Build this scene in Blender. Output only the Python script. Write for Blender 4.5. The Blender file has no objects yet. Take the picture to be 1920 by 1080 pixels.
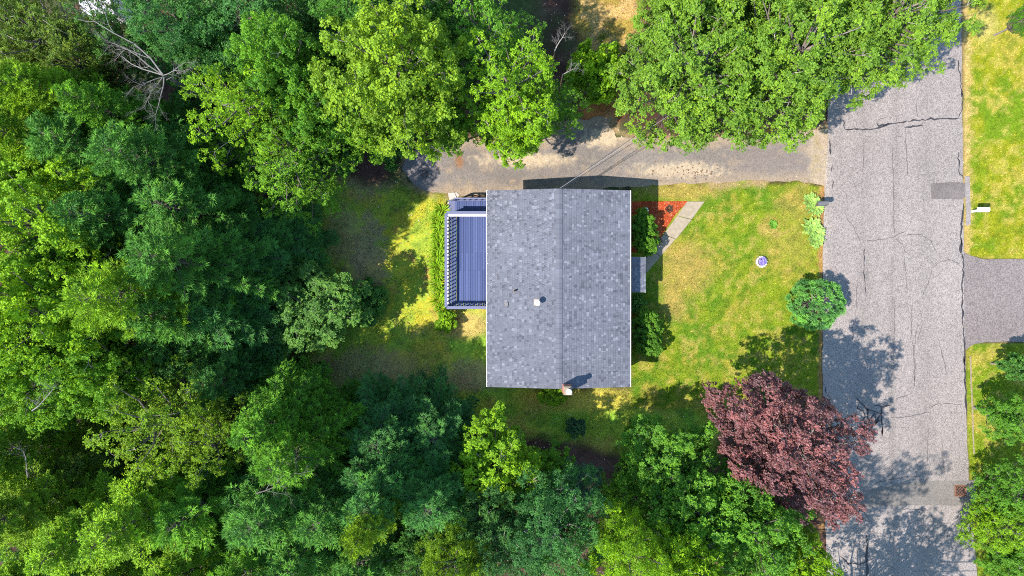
import bpy, bmesh, math, random
import numpy as np
from mathutils import Vector, Matrix
from mathutils.geometry import delaunay_2d_cdt

# ------------------------------------------------------------------ camera, sky, sun
SC = bpy.context.scene
COL = SC.collection
H = 46.0            # camera height
F = 1380.0          # focal length in pixels of the 1920 px wide frame
cam = bpy.data.cameras.new('camera')
cam.sensor_width = 36.0
cam.lens = 36.0 * F / 1920.0
cam.clip_end = 2000
camo = bpy.data.objects.new('camera', cam)
camo.location = (0, 0, H)
COL.objects.link(camo)
SC.camera = camo

SUN_EL = math.radians(53.3)
SUN_AZ = (-0.896, -0.444)        # horizontal direction towards the sun
world = bpy.data.worlds.new('World')
SC.world = world
world.use_nodes = True
wn = world.node_tree.nodes
sky = wn.new('ShaderNodeTexSky')
sky.sky_type = 'NISHITA'
sky.sun_disc = False
sky.sun_elevation = SUN_EL
sky.ozone_density = 6.0
sky.air_density = 2.0
sky.dust_density = 0.1
sky.sun_rotation = math.atan2(SUN_AZ[0], SUN_AZ[1]) % (2 * math.pi)
world.node_tree.links.new(sky.outputs[0], wn['Background'].inputs[0])
wn['Background'].inputs[1].default_value = 0.15
sl = bpy.data.lights.new('sun', 'SUN')
sl.energy = 5.0
sl.angle = math.radians(0.5)
sl.color = (1.0, 0.90, 0.80)
so = bpy.data.objects.new('sun', sl)
c_, s_ = math.cos(SUN_EL), math.sin(SUN_EL)
so.rotation_euler = Vector((-SUN_AZ[0] * c_, -SUN_AZ[1] * c_, -s_)).to_track_quat('-Z', 'Y').to_euler()
so.location = (-40, -20, 60)
COL.objects.link(so)
SC.view_settings.view_transform = 'Standard'
SC.view_settings.look = 'None'
SC.view_settings.gamma = 1.0
SC.view_settings.use_curve_mapping = False
SC.view_settings.exposure = 1.42
SC.cycles.filter_width = 1.0
SC.cycles.use_denoising = False
SC.cycles.max_bounces = 8
SC.cycles.transparent_max_bounces = 4

rng = np.random.default_rng(7)
random.seed(7)

# ------------------------------------------------------------------ helpers
def P(px, py, z=0.0):
    """the place at height z that stands at (px, py) of the 1920x1080 photograph"""
    k = (H - z) / F
    return Vector(((px - 960) * k, (540 - py) * k, z))

def tag(o, label=None, cat=None, group=None, kind=None):
    if label: o['label'] = label
    if cat: o['category'] = cat
    if group: o['group'] = group
    if kind: o['kind'] = kind
    return o

def empty(name, loc, label, cat, group=None):
    o = bpy.data.objects.new(name, None)
    o.empty_display_size = 0.3
    o.location = loc
    COL.objects.link(o)
    return tag(o, label, cat, group)

def link(name, me, parent=None, mat=None):
    o = bpy.data.objects.new(name, me)
    if mat is not None and not me.materials:
        me.materials.append(mat)
    COL.objects.link(o)
    if parent is not None:
        o.parent = parent
    return o

def fast_mesh(name, V, Fc, tone=None, col=None, smooth=False):
    """V (n,3) array, Fc (m,k) array of equal sided faces"""
    me = bpy.data.meshes.new(name)
    V = np.asarray(V, dtype=np.float32); Fc = np.asarray(Fc, dtype=np.int32)
    m, k = Fc.shape
    me.vertices.add(len(V)); me.vertices.foreach_set('co', V.ravel())
    me.loops.add(m * k); me.loops.foreach_set('vertex_index', Fc.ravel())
    me.polygons.add(m)
    me.polygons.foreach_set('loop_start', np.arange(0, m * k, k, dtype=np.int32))
    me.polygons.foreach_set('loop_total', np.full(m, k, dtype=np.int32))
    me.update(calc_edges=True)
    if not smooth:
        me.shade_flat()
    if tone is not None:
        a = me.attributes.new('tone', 'FLOAT', 'POINT'); a.data.foreach_set('value', np.asarray(tone, dtype=np.float32))
    if col is not None:
        c4 = np.ones((len(V), 4), dtype=np.float32); c4[:, :3] = col
        a = me.attributes.new('tint', 'FLOAT_COLOR', 'POINT'); a.data.foreach_set('color', c4.ravel())
    return me

class MB:
    def __init__(s): s.v = []; s.f = []; s.t = []
    def add(s, vs, fs, tone=0.5):
        b = len(s.v)
        s.v += [tuple(v) for v in vs]; s.f += [tuple(i + b for i in f) for f in fs]
        s.t += [tone] * len(vs)
    def box(s, c, d, rz=0.0, M=None, tone=0.5):
        x, y, z = d[0] / 2, d[1] / 2, d[2] / 2
        vs = [Vector((sx * x, sy * y, sz * z)) for sz in (-1, 1) for sy in (-1, 1) for sx in (-1, 1)]
        R = M if M is not None else Matrix.Rotation(rz, 3, 'Z')
        vs = [R @ v + Vector(c) for v in vs]
        s.add(vs, [(0, 2, 3, 1), (4, 5, 7, 6), (0, 1, 5, 4), (2, 6, 7, 3), (0, 4, 6, 2), (1, 3, 7, 5)], tone)
    def bar(s, a, b, w, h, tone=0.5):
        a = Vector(a); b = Vector(b); d = (b - a); L = d.length; d.normalize()
        up = Vector((0, 0, 1)) if abs(d.z) < .95 else Vector((1, 0, 0))
        y = up.cross(d).normalized(); z = d.cross(y)
        M = Matrix((d, y, z)).transposed()
        s.box((a + b) / 2, (L, w, h), M=M, tone=tone)
    def tube(s, pts, rad, n=6, cap=True, tone=0.5):
        pts = [Vector(p) for p in pts]; b = len(s.v); vs = []; fs = []
        for i, p in enumerate(pts):
            d = (pts[min(i + 1, len(pts) - 1)] - pts[max(i - 1, 0)])
            if d.length < 1e-9: d = Vector((0, 0, 1))
            d.normalize()
            ref = Vector((0, 0, 1)) if abs(d.z) < .9 else Vector((1, 0, 0))
            x = ref.cross(d).normalized(); y = d.cross(x)
            r = rad[i] if hasattr(rad, '__len__') else rad
            for k in range(n):
                a = 2 * math.pi * k / n
                vs.append(p + (x * math.cos(a) + y * math.sin(a)) * r)
        for i in range(len(pts) - 1):
            for k in range(n):
                k2 = (k + 1) % n
                fs.append((i * n + k, i * n + k2, (i + 1) * n + k2, (i + 1) * n + k))
        if cap:
            fs.append(tuple(range(n))[::-1]); fs.append(tuple((len(pts) - 1) * n + k for k in range(n)))
        s.add(vs, fs, tone)
    def lathe(s, c, prof, n=16, tone=0.5):
        c = Vector(c); vs = []; fs = []
        for r, z in prof:
            for k in range(n):
                a = 2 * math.pi * k / n
                vs.append(c + Vector((r * math.cos(a), r * math.sin(a), z)))
        for i in range(len(prof) - 1):
            for k in range(n):
                k2 = (k + 1) % n
                fs.append((i * n + k, i * n + k2, (i + 1) * n + k2, (i + 1) * n + k))
        fs.append(tuple(range(n))[::-1]); fs.append(tuple((len(prof) - 1) * n + k for k in range(n)))
        s.add(vs, fs, tone)
    def prism(s, poly, z0, z1, tone=0.5):
        n = len(poly)
        vs = [Vector((p[0], p[1], z0)) for p in poly] + [Vector((p[0], p[1], z1)) for p in poly]
        fs = [tuple(range(n))[::-1], tuple(range(n, 2 * n))]
        for i in range(n):
            j = (i + 1) % n
            fs.append((i, j, n + j, n + i))
        s.add(vs, fs, tone)
    def mesh(s, name):
        me = bpy.data.meshes.new(name)
        me.from_pydata(s.v, [], s.f); me.update()
        a = me.attributes.new('tone', 'FLOAT', 'POINT'); a.data.foreach_set('value', s.t)
        return me
    def build(s, name, mat, parent=None, bevel=0.0):
        me = s.mesh(name)
        bm = bmesh.new(); bm.from_mesh(me)
        bmesh.ops.recalc_face_normals(bm, faces=bm.faces)
        if bevel > 0:
            bmesh.ops.bevel(bm, geom=list(bm.edges), offset=bevel, segments=2, affect='EDGES', clamp_overlap=True)
        bm.to_mesh(me); bm.free()
        return link(name, me, parent, mat)

# value noise
_perm = rng.permutation(512)
_val = rng.random(512)
def vnoise(x, y, seed=0):
    xi = np.floor(x).astype(int); yi = np.floor(y).astype(int)
    fx = x - xi; fy = y - yi
    fx = fx * fx * (3 - 2 * fx); fy = fy * fy * (3 - 2 * fy)
    def h(a, b): return _val[_perm[(_perm[(a + seed * 37) & 511] + b) & 511]]
    return (h(xi, yi) * (1 - fx) + h(xi + 1, yi) * fx) * (1 - fy) + (h(xi, yi + 1) * (1 - fx) + h(xi + 1, yi + 1) * fx) * fy
def fbm(x, y, s, seed=0, o=4):
    t = 0; a = 1; n = 0
    for i in range(o):
        t = t + a * vnoise(x * s, y * s, seed + i); n += a; a *= .5; s *= 2.03
    return t / n
def sstep(a, b, x):
    t = np.clip((x - a) / (b - a), 0, 1); return t * t * (3 - 2 * t)
def inpoly(x, y, poly):
    r = np.zeros(x.shape, bool); n = len(poly)
    for i in range(n):
        x1, y1 = poly[i]; x2, y2 = poly[(i + 1) % n]
        c = ((y1 > y) != (y2 > y))
        with np.errstate(divide='ignore', invalid='ignore'):
            xx = (x2 - x1) * (y - y1) / (y2 - y1 + 1e-12) + x1
        r ^= c & (x < xx)
    return r
def polydist(x, y, poly):
    """signed distance, positive inside, in photo pixels"""
    d = np.full(x.shape, 1e9); n = len(poly)
    for i in range(n):
        x1, y1 = poly[i]; x2, y2 = poly[(i + 1) % n]
        dx, dy = x2 - x1, y2 - y1
        t = np.clip(((x - x1) * dx + (y - y1) * dy) / (dx * dx + dy * dy + 1e-9), 0, 1)
        d = np.minimum(d, np.hypot(x - x1 - t * dx, y - y1 - t * dy))
    return np.where(inpoly(x, y, poly), d, -d)

# ------------------------------------------------------------------ materials
def new_mat(name):
    m = bpy.data.materials.new(name); m.use_nodes = True
    nt = m.node_tree; b = nt.nodes['Principled BSDF']
    return m, nt, b
def nd(nt, t, **k):
    n = nt.nodes.new(t)
    for a, v in k.items(): setattr(n, a, v)
    return n
def ramp(nt, fac, stops):
    r = nd(nt, 'ShaderNodeValToRGB'); e = r.color_ramp.elements
    while len(e) < len(stops): e.new(0.5)
    for el, (p, c) in zip(e, stops):
        el.position = p; el.color = (*c, 1) if len(c) == 3 else c
    nt.links.new(fac, r.inputs[0]); return r.outputs[0]
def mul(nt, a, b, f=1.0, bt='MULTIPLY'):
    m = nd(nt, 'ShaderNodeMix', data_type='RGBA', blend_type=bt)
    m.inputs[0].default_value = f
    for s, v in ((6, a), (7, b)):
        if isinstance(v, (tuple, list)): m.inputs[s].default_value = (*v, 1)
        else: nt.links.new(v, m.inputs[s])
    return m.outputs[2]
def geo_pos(nt, obj=False):
    if obj: return nd(nt, 'ShaderNodeTexCoord').outputs['Object']
    return nd(nt, 'ShaderNodeNewGeometry').outputs['Position']
def noise(nt, vec, scale, detail=4, rough=.6):
    n = nd(nt, 'ShaderNodeTexNoise'); n.inputs['Scale'].default_value = scale
    n.inputs['Detail'].default_value = detail; n.inputs['Roughness'].default_value = rough
    nt.links.new(vec, n.inputs['Vector']); return n
def bump(nt, b, h, dist, strength=1.0):
    n = nd(nt, 'ShaderNodeBump'); n.inputs['Distance'].default_value = dist; n.inputs['Strength'].default_value = strength
    nt.links.new(h, n.inputs['Height']); nt.links.new(n.outputs[0], b.inputs['Normal'])

def mat_plain(name, col, rough=.6, var=.12, scale=6, spec=.4, metal=0, bumpd=0.0):
    m, nt, b = new_mat(name)
    n = noise(nt, geo_pos(nt), scale, 5)
    c = ramp(nt, n.outputs[0], [(.3, tuple(x * (1 - var) for x in col)), (.7, tuple(min(1, x * (1 + var)) for x in col))])
    nt.links.new(c, b.inputs['Base Color'])
    b.inputs['Roughness'].default_value = rough; b.inputs['Metallic'].default_value = metal
    b.inputs['Specular IOR Level'].default_value = spec
    if bumpd: bump(nt, b, n.outputs[0], bumpd)
    return m

def mat_tone(name, stops, rough=.8, var=.1, scale=25, spec=.3, stain=0.0):
    """colour from the per piece 'tone' value, with fine grain"""
    m, nt, b = new_mat(name)
    at = nd(nt, 'ShaderNodeAttribute', attribute_name='tone')
    c = ramp(nt, at.outputs['Fac'], stops)
    n = noise(nt, geo_pos(nt), scale, 5, .7)
    g = ramp(nt, n.outputs[0], [(.25, (1 - var,) * 3), (.75, (1 + var,) * 3)])
    c = mul(nt, c, g)
    if stain:                                # weather stains, drawn out down the slope
        mp = nd(nt, 'ShaderNodeMapping'); mp.inputs['Scale'].default_value = (.35, 1.3, .35); nt.links.new(geo_pos(nt), mp.inputs['Vector'])
        st = noise(nt, mp.outputs[0], 1.1, 6, .65)
        c = mul(nt, c, ramp(nt, st.outputs[0], [(.3, (1 - stain, 1 - stain, 1 - stain)), (.7, (1 + stain * .7, 1 + stain * .66, 1 + stain * .6))]))
    nt.links.new(c, b.inputs['Base Color'])
    b.inputs['Roughness'].default_value = rough; b.inputs['Specular IOR Level'].default_value = spec
    return m

def mat_ground(name, fine=(9, 38), amt=(.5, 1.45), rough=.95, bumpd=.03):
    m, nt, b = new_mat(name)
    at = nd(nt, 'ShaderNodeAttribute', attribute_name='tint')
    p = geo_pos(nt)
    n1 = noise(nt, p, fine[0], 5, .7); n2 = noise(nt, p, fine[1], 3, .7)
    g1 = ramp(nt, n1.outputs[0], [(.3, (amt[0] + .2,) * 3), (.7, (amt[1] - .15,) * 3)])
    g2 = ramp(nt, n2.outputs[0], [(.3, (amt[0],) * 3), (.72, (amt[1],) * 3)])
    nt.links.new(mul(nt, mul(nt, at.outputs['Color'], g1), g2), b.inputs['Base Color'])
    b.inputs['Roughness'].default_value = rough; b.inputs['Specular IOR Level'].default_value = .05
    bump(nt, b, n2.outputs[0], bumpd)
    return m

def mat_asphalt(name, cell=19.0, lo=.55, hi=1.4, bumpd=.006):
    m, nt, b = new_mat(name)
    at = nd(nt, 'ShaderNodeAttribute', attribute_name='tint')
    p = geo_pos(nt)
    v = nd(nt, 'ShaderNodeTexVoronoi'); v.inputs['Scale'].default_value = cell; nt.links.new(p, v.inputs['Vector'])
    bw = nd(nt, 'ShaderNodeRGBToBW'); nt.links.new(v.outputs['Color'], bw.inputs[0])
    g = ramp(nt, bw.outputs[0], [(.12, (lo,) * 3), (.45, (.98,) * 3), (.8, (hi,) * 3)])
    n = noise(nt, p, 3.0, 6, .7)
    g2 = ramp(nt, n.outputs[0], [(.3, (.88, .88, .89)), (.7, (1.1, 1.09, 1.08))])
    nt.links.new(mul(nt, mul(nt, at.outputs['Color'], g), g2), b.inputs['Base Color'])
    b.inputs['Roughness'].default_value = .9; b.inputs['Specular IOR Level'].default_value = .25
    bump(nt, b, bw.outputs[0], bumpd)
    return m

def mat_leaf(name, transl=.35, spec=.16, rough=.5, warm=(1.25, 1.08, .7)):
    """leaf colour = the tree's own object colour, varied leaf by leaf"""
    m, nt, b = new_mat(name)
    oi = nd(nt, 'ShaderNodeObjectInfo')
    at = nd(nt, 'ShaderNodeAttribute', attribute_name='tone')
    g = ramp(nt, at.outputs['Fac'], [(0, (.5, .55, .65)), (.5, (1, 1, 1)), (1, tuple(x * 1.35 for x in warm))])
    c = mul(nt, oi.outputs['Color'], g)
    nt.links.new(c, b.inputs['Base Color'])
    b.inputs['Roughness'].default_value = rough; b.inputs['Specular IOR Level'].default_value = spec
    tr = nd(nt, 'ShaderNodeBsdfTranslucent')
    nt.links.new(mul(nt, c, (1.5, 1.25, .5)), tr.inputs['Color'])
    mx = nd(nt, 'ShaderNodeMixShader'); mx.inputs[0].default_value = transl
    nt.links.new(b.outputs[0], mx.inputs[1]); nt.links.new(tr.outputs[0], mx.inputs[2])
    nt.links.new(mx.outputs[0], nt.nodes['Material Output'].inputs['Surface'])
    return m

M = {}
M['leaf'] = mat_leaf('leaf')
M['needle'] = mat_leaf('needle', .2, .12, .6, (1.25, 1.15, .7))
M['purple'] = mat_leaf('purple_leaf', .15, .3, .5, (1.3, 1.05, 1.0))
M['bark'] = mat_tone('bark', [(0, (.07, .055, .045)), (1, (.34, .31, .28))], .9, .35, 14)
M['dead'] = mat_tone('dead_wood', [(0, (.06, .055, .05)), (1, (.17, .16, .15))], .85, .25, 18)
M['ground'] = mat_ground('ground')
M['grass'] = mat_ground('grass_blade', amt=(.75, 1.25), bumpd=0.0)
M['road'] = mat_asphalt('road_asphalt', 25.0, .58, 1.34)
M['drive'] = mat_asphalt('driveway_asphalt', 22, .74, 1.2)
M['drive2'] = mat_asphalt('new_driveway_asphalt', 22, .6, 1.35)
M['tar'] = mat_plain('tar', (.0163, .0148, .0178), .6, .2, 8)
M['seam'] = mat_plain('seam', (.06, .056, .056), .9, .3, 12)
M['shingle'] = mat_tone('shingle', [(0, (.05, .055, .071)), (.3, (.074, .081, .102)), (.7, (.088, .096, .12)), (1, (.128, .138, .166))], .9, .16, 45, stain=.16)
M['white'] = mat_plain('white_paint', (.64, .632, .616), .5, .05, 8)
M['deckpaint'] = mat_tone('deck_paint', [(0, (.02, .033, .10)), (1, (.05, .073, .17))], .65, .25, 18, .25)
M['rail'] = mat_tone('rail_paint', [(0, (.055, .066, .13)), (1, (.09, .102, .17))], .55, .1, 10, .35)
M['siding'] = mat_plain('siding', (.55, .56, .58), .6, .05, 3)
M['brick'] = mat_tone('brick', [(0, (.24, .10, .07)), (1, (.42, .2, .15))], .9, .15, 30)
M['mortar'] = mat_plain('mortar', (.5, .47, .43), .95, .1, 20)
M['concrete'] = mat_plain('concrete', (.1998, .1702, .1258), .9, .15, 5, .2, 0, .004)
M['stone'] = mat_tone('stone', [(0, (.222, .2072, .1924)), (1, (.444, .4144, .37))], .9, .15, 15)
M['mulch'] = mat_ground('mulch', (14, 45), (.5, 1.5), bumpd=.04)
M['black'] = mat_plain('black_metal', (.02, .02, .022), .35, .1, 8, .5)
M['grey'] = mat_plain('grey_metal', (.185, .185, .1998), .45, .1, 8, .5)
M['steel'] = mat_plain('galvanised', (.407, .407, .407), .4, .1, 10, .5, .4)
M['rust'] = mat_plain('rust', (.12, .05, .025), .85, .35, 18)
M['wood'] = mat_plain('dark_wood', (.09, .055, .035), .8, .25, 12)
M['glass'] = mat_plain('window_glass', (.03, .04, .05), .08, .05, 2, .6)
M['flower'] = mat_tone('flower', [(0, (.074, .0518, .222)), (1, (.259, .222, .518))], .6, .1, 10)
M['whiteflower'] = mat_plain('white_flower', (.75, .72, .75), .6, .05, 10)
M['litter'] = mat_tone('litter', [(0, (.08, .04, .03)), (.6, (.2, .12, .07)), (1, (.5, .42, .33))], .9, .1, 10)

# ------------------------------------------------------------------ ground
ROAD = [(1552, -700), (1552, 260), (1546, 345), (1543, 480), (1542, 620), (1543, 740), (1545, 900), (1550, 1080), (1556, 1800),
        (1852, 1800), (1832, 1080), (1817, 900), (1812, 800), (1809, 640), (1807, 480), (1805, 300), (1803, 110), (1800, -700)]
DRIVE = [(754, 318), (762, 287), (800, 270), (870, 262), (960, 262), (1018, 262), (1036, 232), (1085, 222), (1140, 220), (1158, 258), (1250, 262), (1400, 258),
         (1480, 250), (1556, 240), (1556, 350), (1538, 346), (1500, 338), (1400, 340), (1330, 343), (1230, 347), (1100, 356), (990, 362), (900, 366), (845, 364), (812, 361), (775, 346)]
LAWN = [(1180, 345), (1330, 342), (1505, 337), (1545, 346), (1543, 480), (1542, 745), (1470, 770), (1340, 780), (1180, 760)]
RLAWN = [(1806, -700), (1806, 479), (1860, 486), (2600, 486), (2600, -700)]
RLAWN2 = [(1811, 645), (2600, 641), (2600, 1800), (1850, 1800), (1834, 1080), (1818, 900), (1812, 760)]
RDRIVE = [(1804, 470), (1818, 479), (1845, 486), (2600, 486), (2600, 641), (1850, 641), (1825, 645), (1806, 660)]
YARD = [(560, 380), (640, 330), (700, 350), (830, 360), (850, 370), (920, 380), (920, 720), (1180, 725), (1340, 730), (1350, 850), (1180, 850),
        (900, 800), (640, 760), (560, 700), (620, 560)]
TOPCLEAR = [(1060, -200), (1200, -200), (1200, 160), (1140, 215), (1090, 190), (1080, 90)]
MULCH = [(1150, 378), (1289, 377), (1262, 408), (1240, 442), (1222, 470), (1150, 476)]

def ground_colour(X, Y):
    """colour of the soil and grass at plan point X, Y, painted sun patches included"""
    wx = (fbm(X, Y, .9, 1) - .5) * 26; wy = (fbm(X, Y, .9, 5) - .5) * 26
    px0 = X * 30 + 960; py0 = 540 - Y * 30
    px = px0 + wx; py = py0 + wy
    n1 = fbm(X, Y, .35, 11); n2 = fbm(X, Y, 1.1, 17); n3 = fbm(X, Y, 4.0, 23, 3); n4 = fbm(X, Y, .7, 31); n5 = fbm(X, Y, 2.6, 37, 3)
    def mix(a, b, t): return a * (1 - t[..., None]) + np.array(b) * t[..., None]
    one = np.ones(X.shape)
    # forest floor
    c = mix(one[..., None] * np.array((.042, .024, .018)), (.075, .044, .034), sstep(.35, .7, n2))
    c = mix(c, (.03, .055, .016), sstep(.5, .68, n1) * .8)
    # shaded yard
    d = polydist(px, py, YARD)
    g = one[..., None] * np.array((.215, .285, .03))
    g = mix(g, (.15, .27, .028), sstep(.45, .65, n2))
    g = mix(g, (.29, .24, .05), sstep(.5, .72, n4) * .8)
    g = mix(g, (.09, .16, .02), sstep(.55, .72, n5) * .6)
    dirt = np.maximum.reduce([sstep(1.25, .6, np.hypot((px0 - 690) / 42, (py0 - 495) / 75) + (n3 - .5) * .8 + (n2 - .5)),
                              sstep(1.25, .6, np.hypot((px0 - 690) / 60, (py0 - 310) / 60) + (n3 - .5) * .8),
                              sstep(1.25, .6, np.hypot((px0 - 640) / 40, (py0 - 440) / 60) + (n3 - .5) * .8) * .7,
                              sstep(1.25, .6, np.hypot((px0 - 880) / 60, (py0 - 705) / 30) + (n3 - .5) * .8) * .8,
                              sstep(1.25, .6, np.hypot((px0 - 690) / 110, (py0 - 700) / 45) + (n3 - .5) * .8 + (n2 - .5)) * .75])
    g = mix(g, (.25, .18, .115), np.clip(dirt, 0, 1) * .75)
    sunny = sstep(1.3, .5, np.hypot((px0 - 785) / 90, (py0 - 500) / 170) + (n2 - .5))  # patches of sunlight painted into the yard colour, yellower and brighter
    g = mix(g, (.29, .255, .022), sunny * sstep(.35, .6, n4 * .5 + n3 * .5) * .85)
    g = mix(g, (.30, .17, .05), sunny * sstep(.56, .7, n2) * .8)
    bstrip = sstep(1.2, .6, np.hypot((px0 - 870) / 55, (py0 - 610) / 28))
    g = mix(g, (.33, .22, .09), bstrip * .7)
    sun_strip = sstep(1.3, .5, np.hypot((px0 - 1090) / 130, (py0 - 748) / 26))  # sunlit strip below the gable, also painted into the ground colour
    g = mix(g, (.36, .29, .05), sun_strip * .8)
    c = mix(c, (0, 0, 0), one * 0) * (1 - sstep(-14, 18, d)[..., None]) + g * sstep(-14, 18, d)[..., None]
    # front lawn
    d = polydist(px, py, LAWN)
    l = one[..., None] * np.array((.1221, .1665, .0104))
    l = mix(l, (.0703, .1406, .0089), sstep(.42, .62, n2 * .6 + n1 * .4))
    l = mix(l, (.1998, .1739, .0259), sstep(.47, .62, n4 * .35 + n3 * .35 + n2 * .3) * .8)
    l = mix(l, (.0518, .1036, .0074), sstep(.56, .72, n5) * .6)
    l = mix(l, (.2516, .2072, .0518), sstep(.42, .28, n5) * .55)
    tan = np.maximum.reduce([sstep(1.3, .4, np.hypot((px0 - 1285) / 50, (py0 - 505) / 55) + (n3 - .5) * 1.1),
                             sstep(1.3, .4, np.hypot((px0 - 1262) / 26, (py0 - 560) / 50) + (n3 - .5) * 1.1),
                             sstep(1.3, .5, np.hypot((px0 - 1280) / 75, (py0 - 358) / 17) + (n3 - .5) * .8),
                             sstep(1.3, .4, np.hypot((px0 - 1445) / 26, (py0 - 425) / 28) + (n3 - .5) * 1.1) * .8,
                             sstep(1.3, .4, np.hypot((px0 - 1500) / 50, (py0 - 385) / 40) + (n3 - .5) * 1.4) * .6,
                             sstep(1.3, .4, np.hypot((px0 - 1480) / 50, (py0 - 460) / 50) + (n3 - .5) * 1.6) * .5,
                             sstep(1.2, .4, np.hypot((px0 - 1508) / 8, (py0 - 638) / 8)) * .9])
    l = mix(l, (.3108, .1924, .0666), np.clip(tan, 0, 1) * .5)
    t = sstep(-7, 7, d)[..., None]
    c = c * (1 - t) + l * t
    # lawns across the road
    for pl, base in ((RLAWN, (.1591, .1739, .0089)), (RLAWN2, (.1258, .1665, .0104))):
        d = polydist(px0, py0, pl)
        l = one[..., None] * np.array(base)
        l = mix(l, (.0888, .148, .0074), sstep(.43, .6, n2 * .5 + n1 * .5))
        l = mix(l, (.2368, .1961, .037), sstep(.5, .64, n4 * .6 + n3 * .4) * .75)
        l = mix(l, (.0666, .111, .0074), sstep(.56, .72, n5) * .5)
        l = mix(l, (.2516, .2146, .0518), sstep(.42, .28, n5) * .5)
        edge = sstep(24, 4, px0 - 1806 - (n3 - .5) * 30) * (py0 < 480) 
        l = mix(l, (.3108, .2146, .0888), edge * .75)
        l = mix(l, (.296, .2516, .074), sstep(1.3, .4, np.hypot((px0 - 1845) / 30, (py0 - 45) / 40)) * .8)
        t = sstep(-3, 3, d)[..., None]
        c = c * (1 - t) + l * t
    # dry clearing above the driveway
    d = polydist(px, py, TOPCLEAR)
    l = mix(one[..., None] * np.array((.222, .1628, .037)), (.3256, .222, .0814), sstep(.4, .65, n2))
    l = mix(l, (.0888, .0962, .0148), sstep(.55, .7, n4))
    t = sstep(-12, 14, d)[..., None]
    c = c * (1 - t) + l * t
    t = (sstep(1.3, .5, np.hypot((px - 1125) / 40, (py - 208) / 22)))[..., None]
    c = c * (1 - t) + np.array((.2812, .1184, .037)) * t
    # dry verge along the road's near edge and the drive
    t = (sstep(9, 2, np.abs(px0 - 1541 - (n3 - .5) * 8)) * ((py0 > 350) & (py0 < 1000)))[..., None] * .8
    c = c * (1 - t) + np.array((.2664, .1406, .0518)) * t
    d = np.abs(polydist(px0, py0, DRIVE) + 3)
    t = (sstep(12, 2, d + (n3 - .5) * 16) * sstep(.4, .6, n2))[..., None] * .75
    c = c * (1 - t) + np.array((.2664, .1924, .0962)) * t
    c = c * (.8 + .4 * n3[..., None])
    return np.clip(c, .005, .8)

def ground_height(X, Y):
    px = X * 30 + 960; py = 540 - Y * 30
    h = (fbm(X, Y, .5, 41) - .5) * .10 + (fbm(X, Y, 2.5, 43, 2) - .5) * .05
    near = np.maximum.reduce([polydist(px, py, ROAD), polydist(px, py, DRIVE), polydist(px, py, RDRIVE)])
    k = sstep(2, -16, near)
    return -0.035 + .03 * k + (h * k)

def axis(a, b, step, far):
    core = np.arange(a, b + step * .5, step)
    out = []; s = step * 2; x = b
    while x < far:
        x += s; s *= 1.35; out.append(x)
    lo = []; s = step * 2; x = a
    while x > -far:
        x -= s; s *= 1.35; lo.append(x)
    return np.concatenate([lo[::-1], core, out])
gx = axis(-33, 33, .17, 400); gy = axis(-19, 19, .17, 400)
GX, GY = np.meshgrid(gx, gy, indexing='ij')
gc = ground_colour(GX, GY); gz = ground_height(GX, GY)
far = np.maximum(np.abs(GX) - 34, np.abs(GY) - 20) > 0
gz = np.where(far, -.035, gz)
nx, ny = GX.shape
idx = np.arange(nx * ny).reshape(nx, ny)
quads = np.stack([idx[:-1, :-1], idx[1:, :-1], idx[1:, 1:], idx[:-1, 1:]], -1).reshape(-1, 4)
gme = fast_mesh('ground', np.stack([GX, GY, gz], -1).reshape(-1, 3), quads, col=gc.reshape(-1, 3), smooth=True)
tag(link('ground', gme, None, M['ground']), kind='structure')

def sheet(name, poly, z, step, colf, mat, rag=0.0, ragscale=1.2, parent=None, sag=0.0):
    """a thin paved sheet with a slightly ragged edge and its own colour variation"""
    pts = []
    n = len(poly)
    for i in range(n):
        a = np.array(poly[i], float); b = np.array(poly[(i + 1) % n], float)
        k = max(1, int(np.hypot(*(b - a)) / 30 / max(step * .5, .08)))
        if np.abs(a).max() > 2500 or np.hypot(*(b - a)) > 700: k = min(k, 140)
        for j in range(k): pts.append(a + (b - a) * j / k)
    pts = np.array(pts)
    X = (pts[:, 0] - 960) / 30; Y = (540 - pts[:, 1]) / 30
    if rag:
        X = X + (fbm(X, Y, ragscale, 51, 5) - .5) * rag; Y = Y + (fbm(X, Y, ragscale, 57, 5) - .5) * rag
    edge = np.stack([X, Y], 1)
    x0, y0 = np.maximum(edge.min(0), (-40, -24)); x1, y1 = np.minimum(edge.max(0), (40, 24))
    ix, iy = np.meshgrid(np.arange(x0 + step / 2, x1, step), np.arange(y0 + step / 2, y1, step), indexing='ij')
    ix = (ix + (rng.random(ix.shape) - .5) * step * .3).ravel(); iy = (iy + (rng.random(iy.shape) - .5) * step * .3).ravel()
    ep = [tuple(p) for p in edge]
    k = polydist(ix * 30, iy * 30, [(p[0] * 30, p[1] * 30) for p in ep]) > step * 12
    co = [Vector(p) for p in ep] + [Vector((a, b)) for a, b in zip(ix[k], iy[k])]
    ne = len(ep)
    v, e, f, *_ = delaunay_2d_cdt(co, [(i, (i + 1) % ne) for i in range(ne)], [list(range(ne))], 1, 1e-5)
    V = np.array([(p.x, p.y, z) for p in v])
    Fc = np.array([t for t in f if len(t) == 3])
    me = fast_mesh(name, V, Fc, col=colf(V[:, 0], V[:, 1]), smooth=True)
    # skirt so that the sheet has an edge
    o = link(name, me, parent, mat)
    return o

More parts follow.
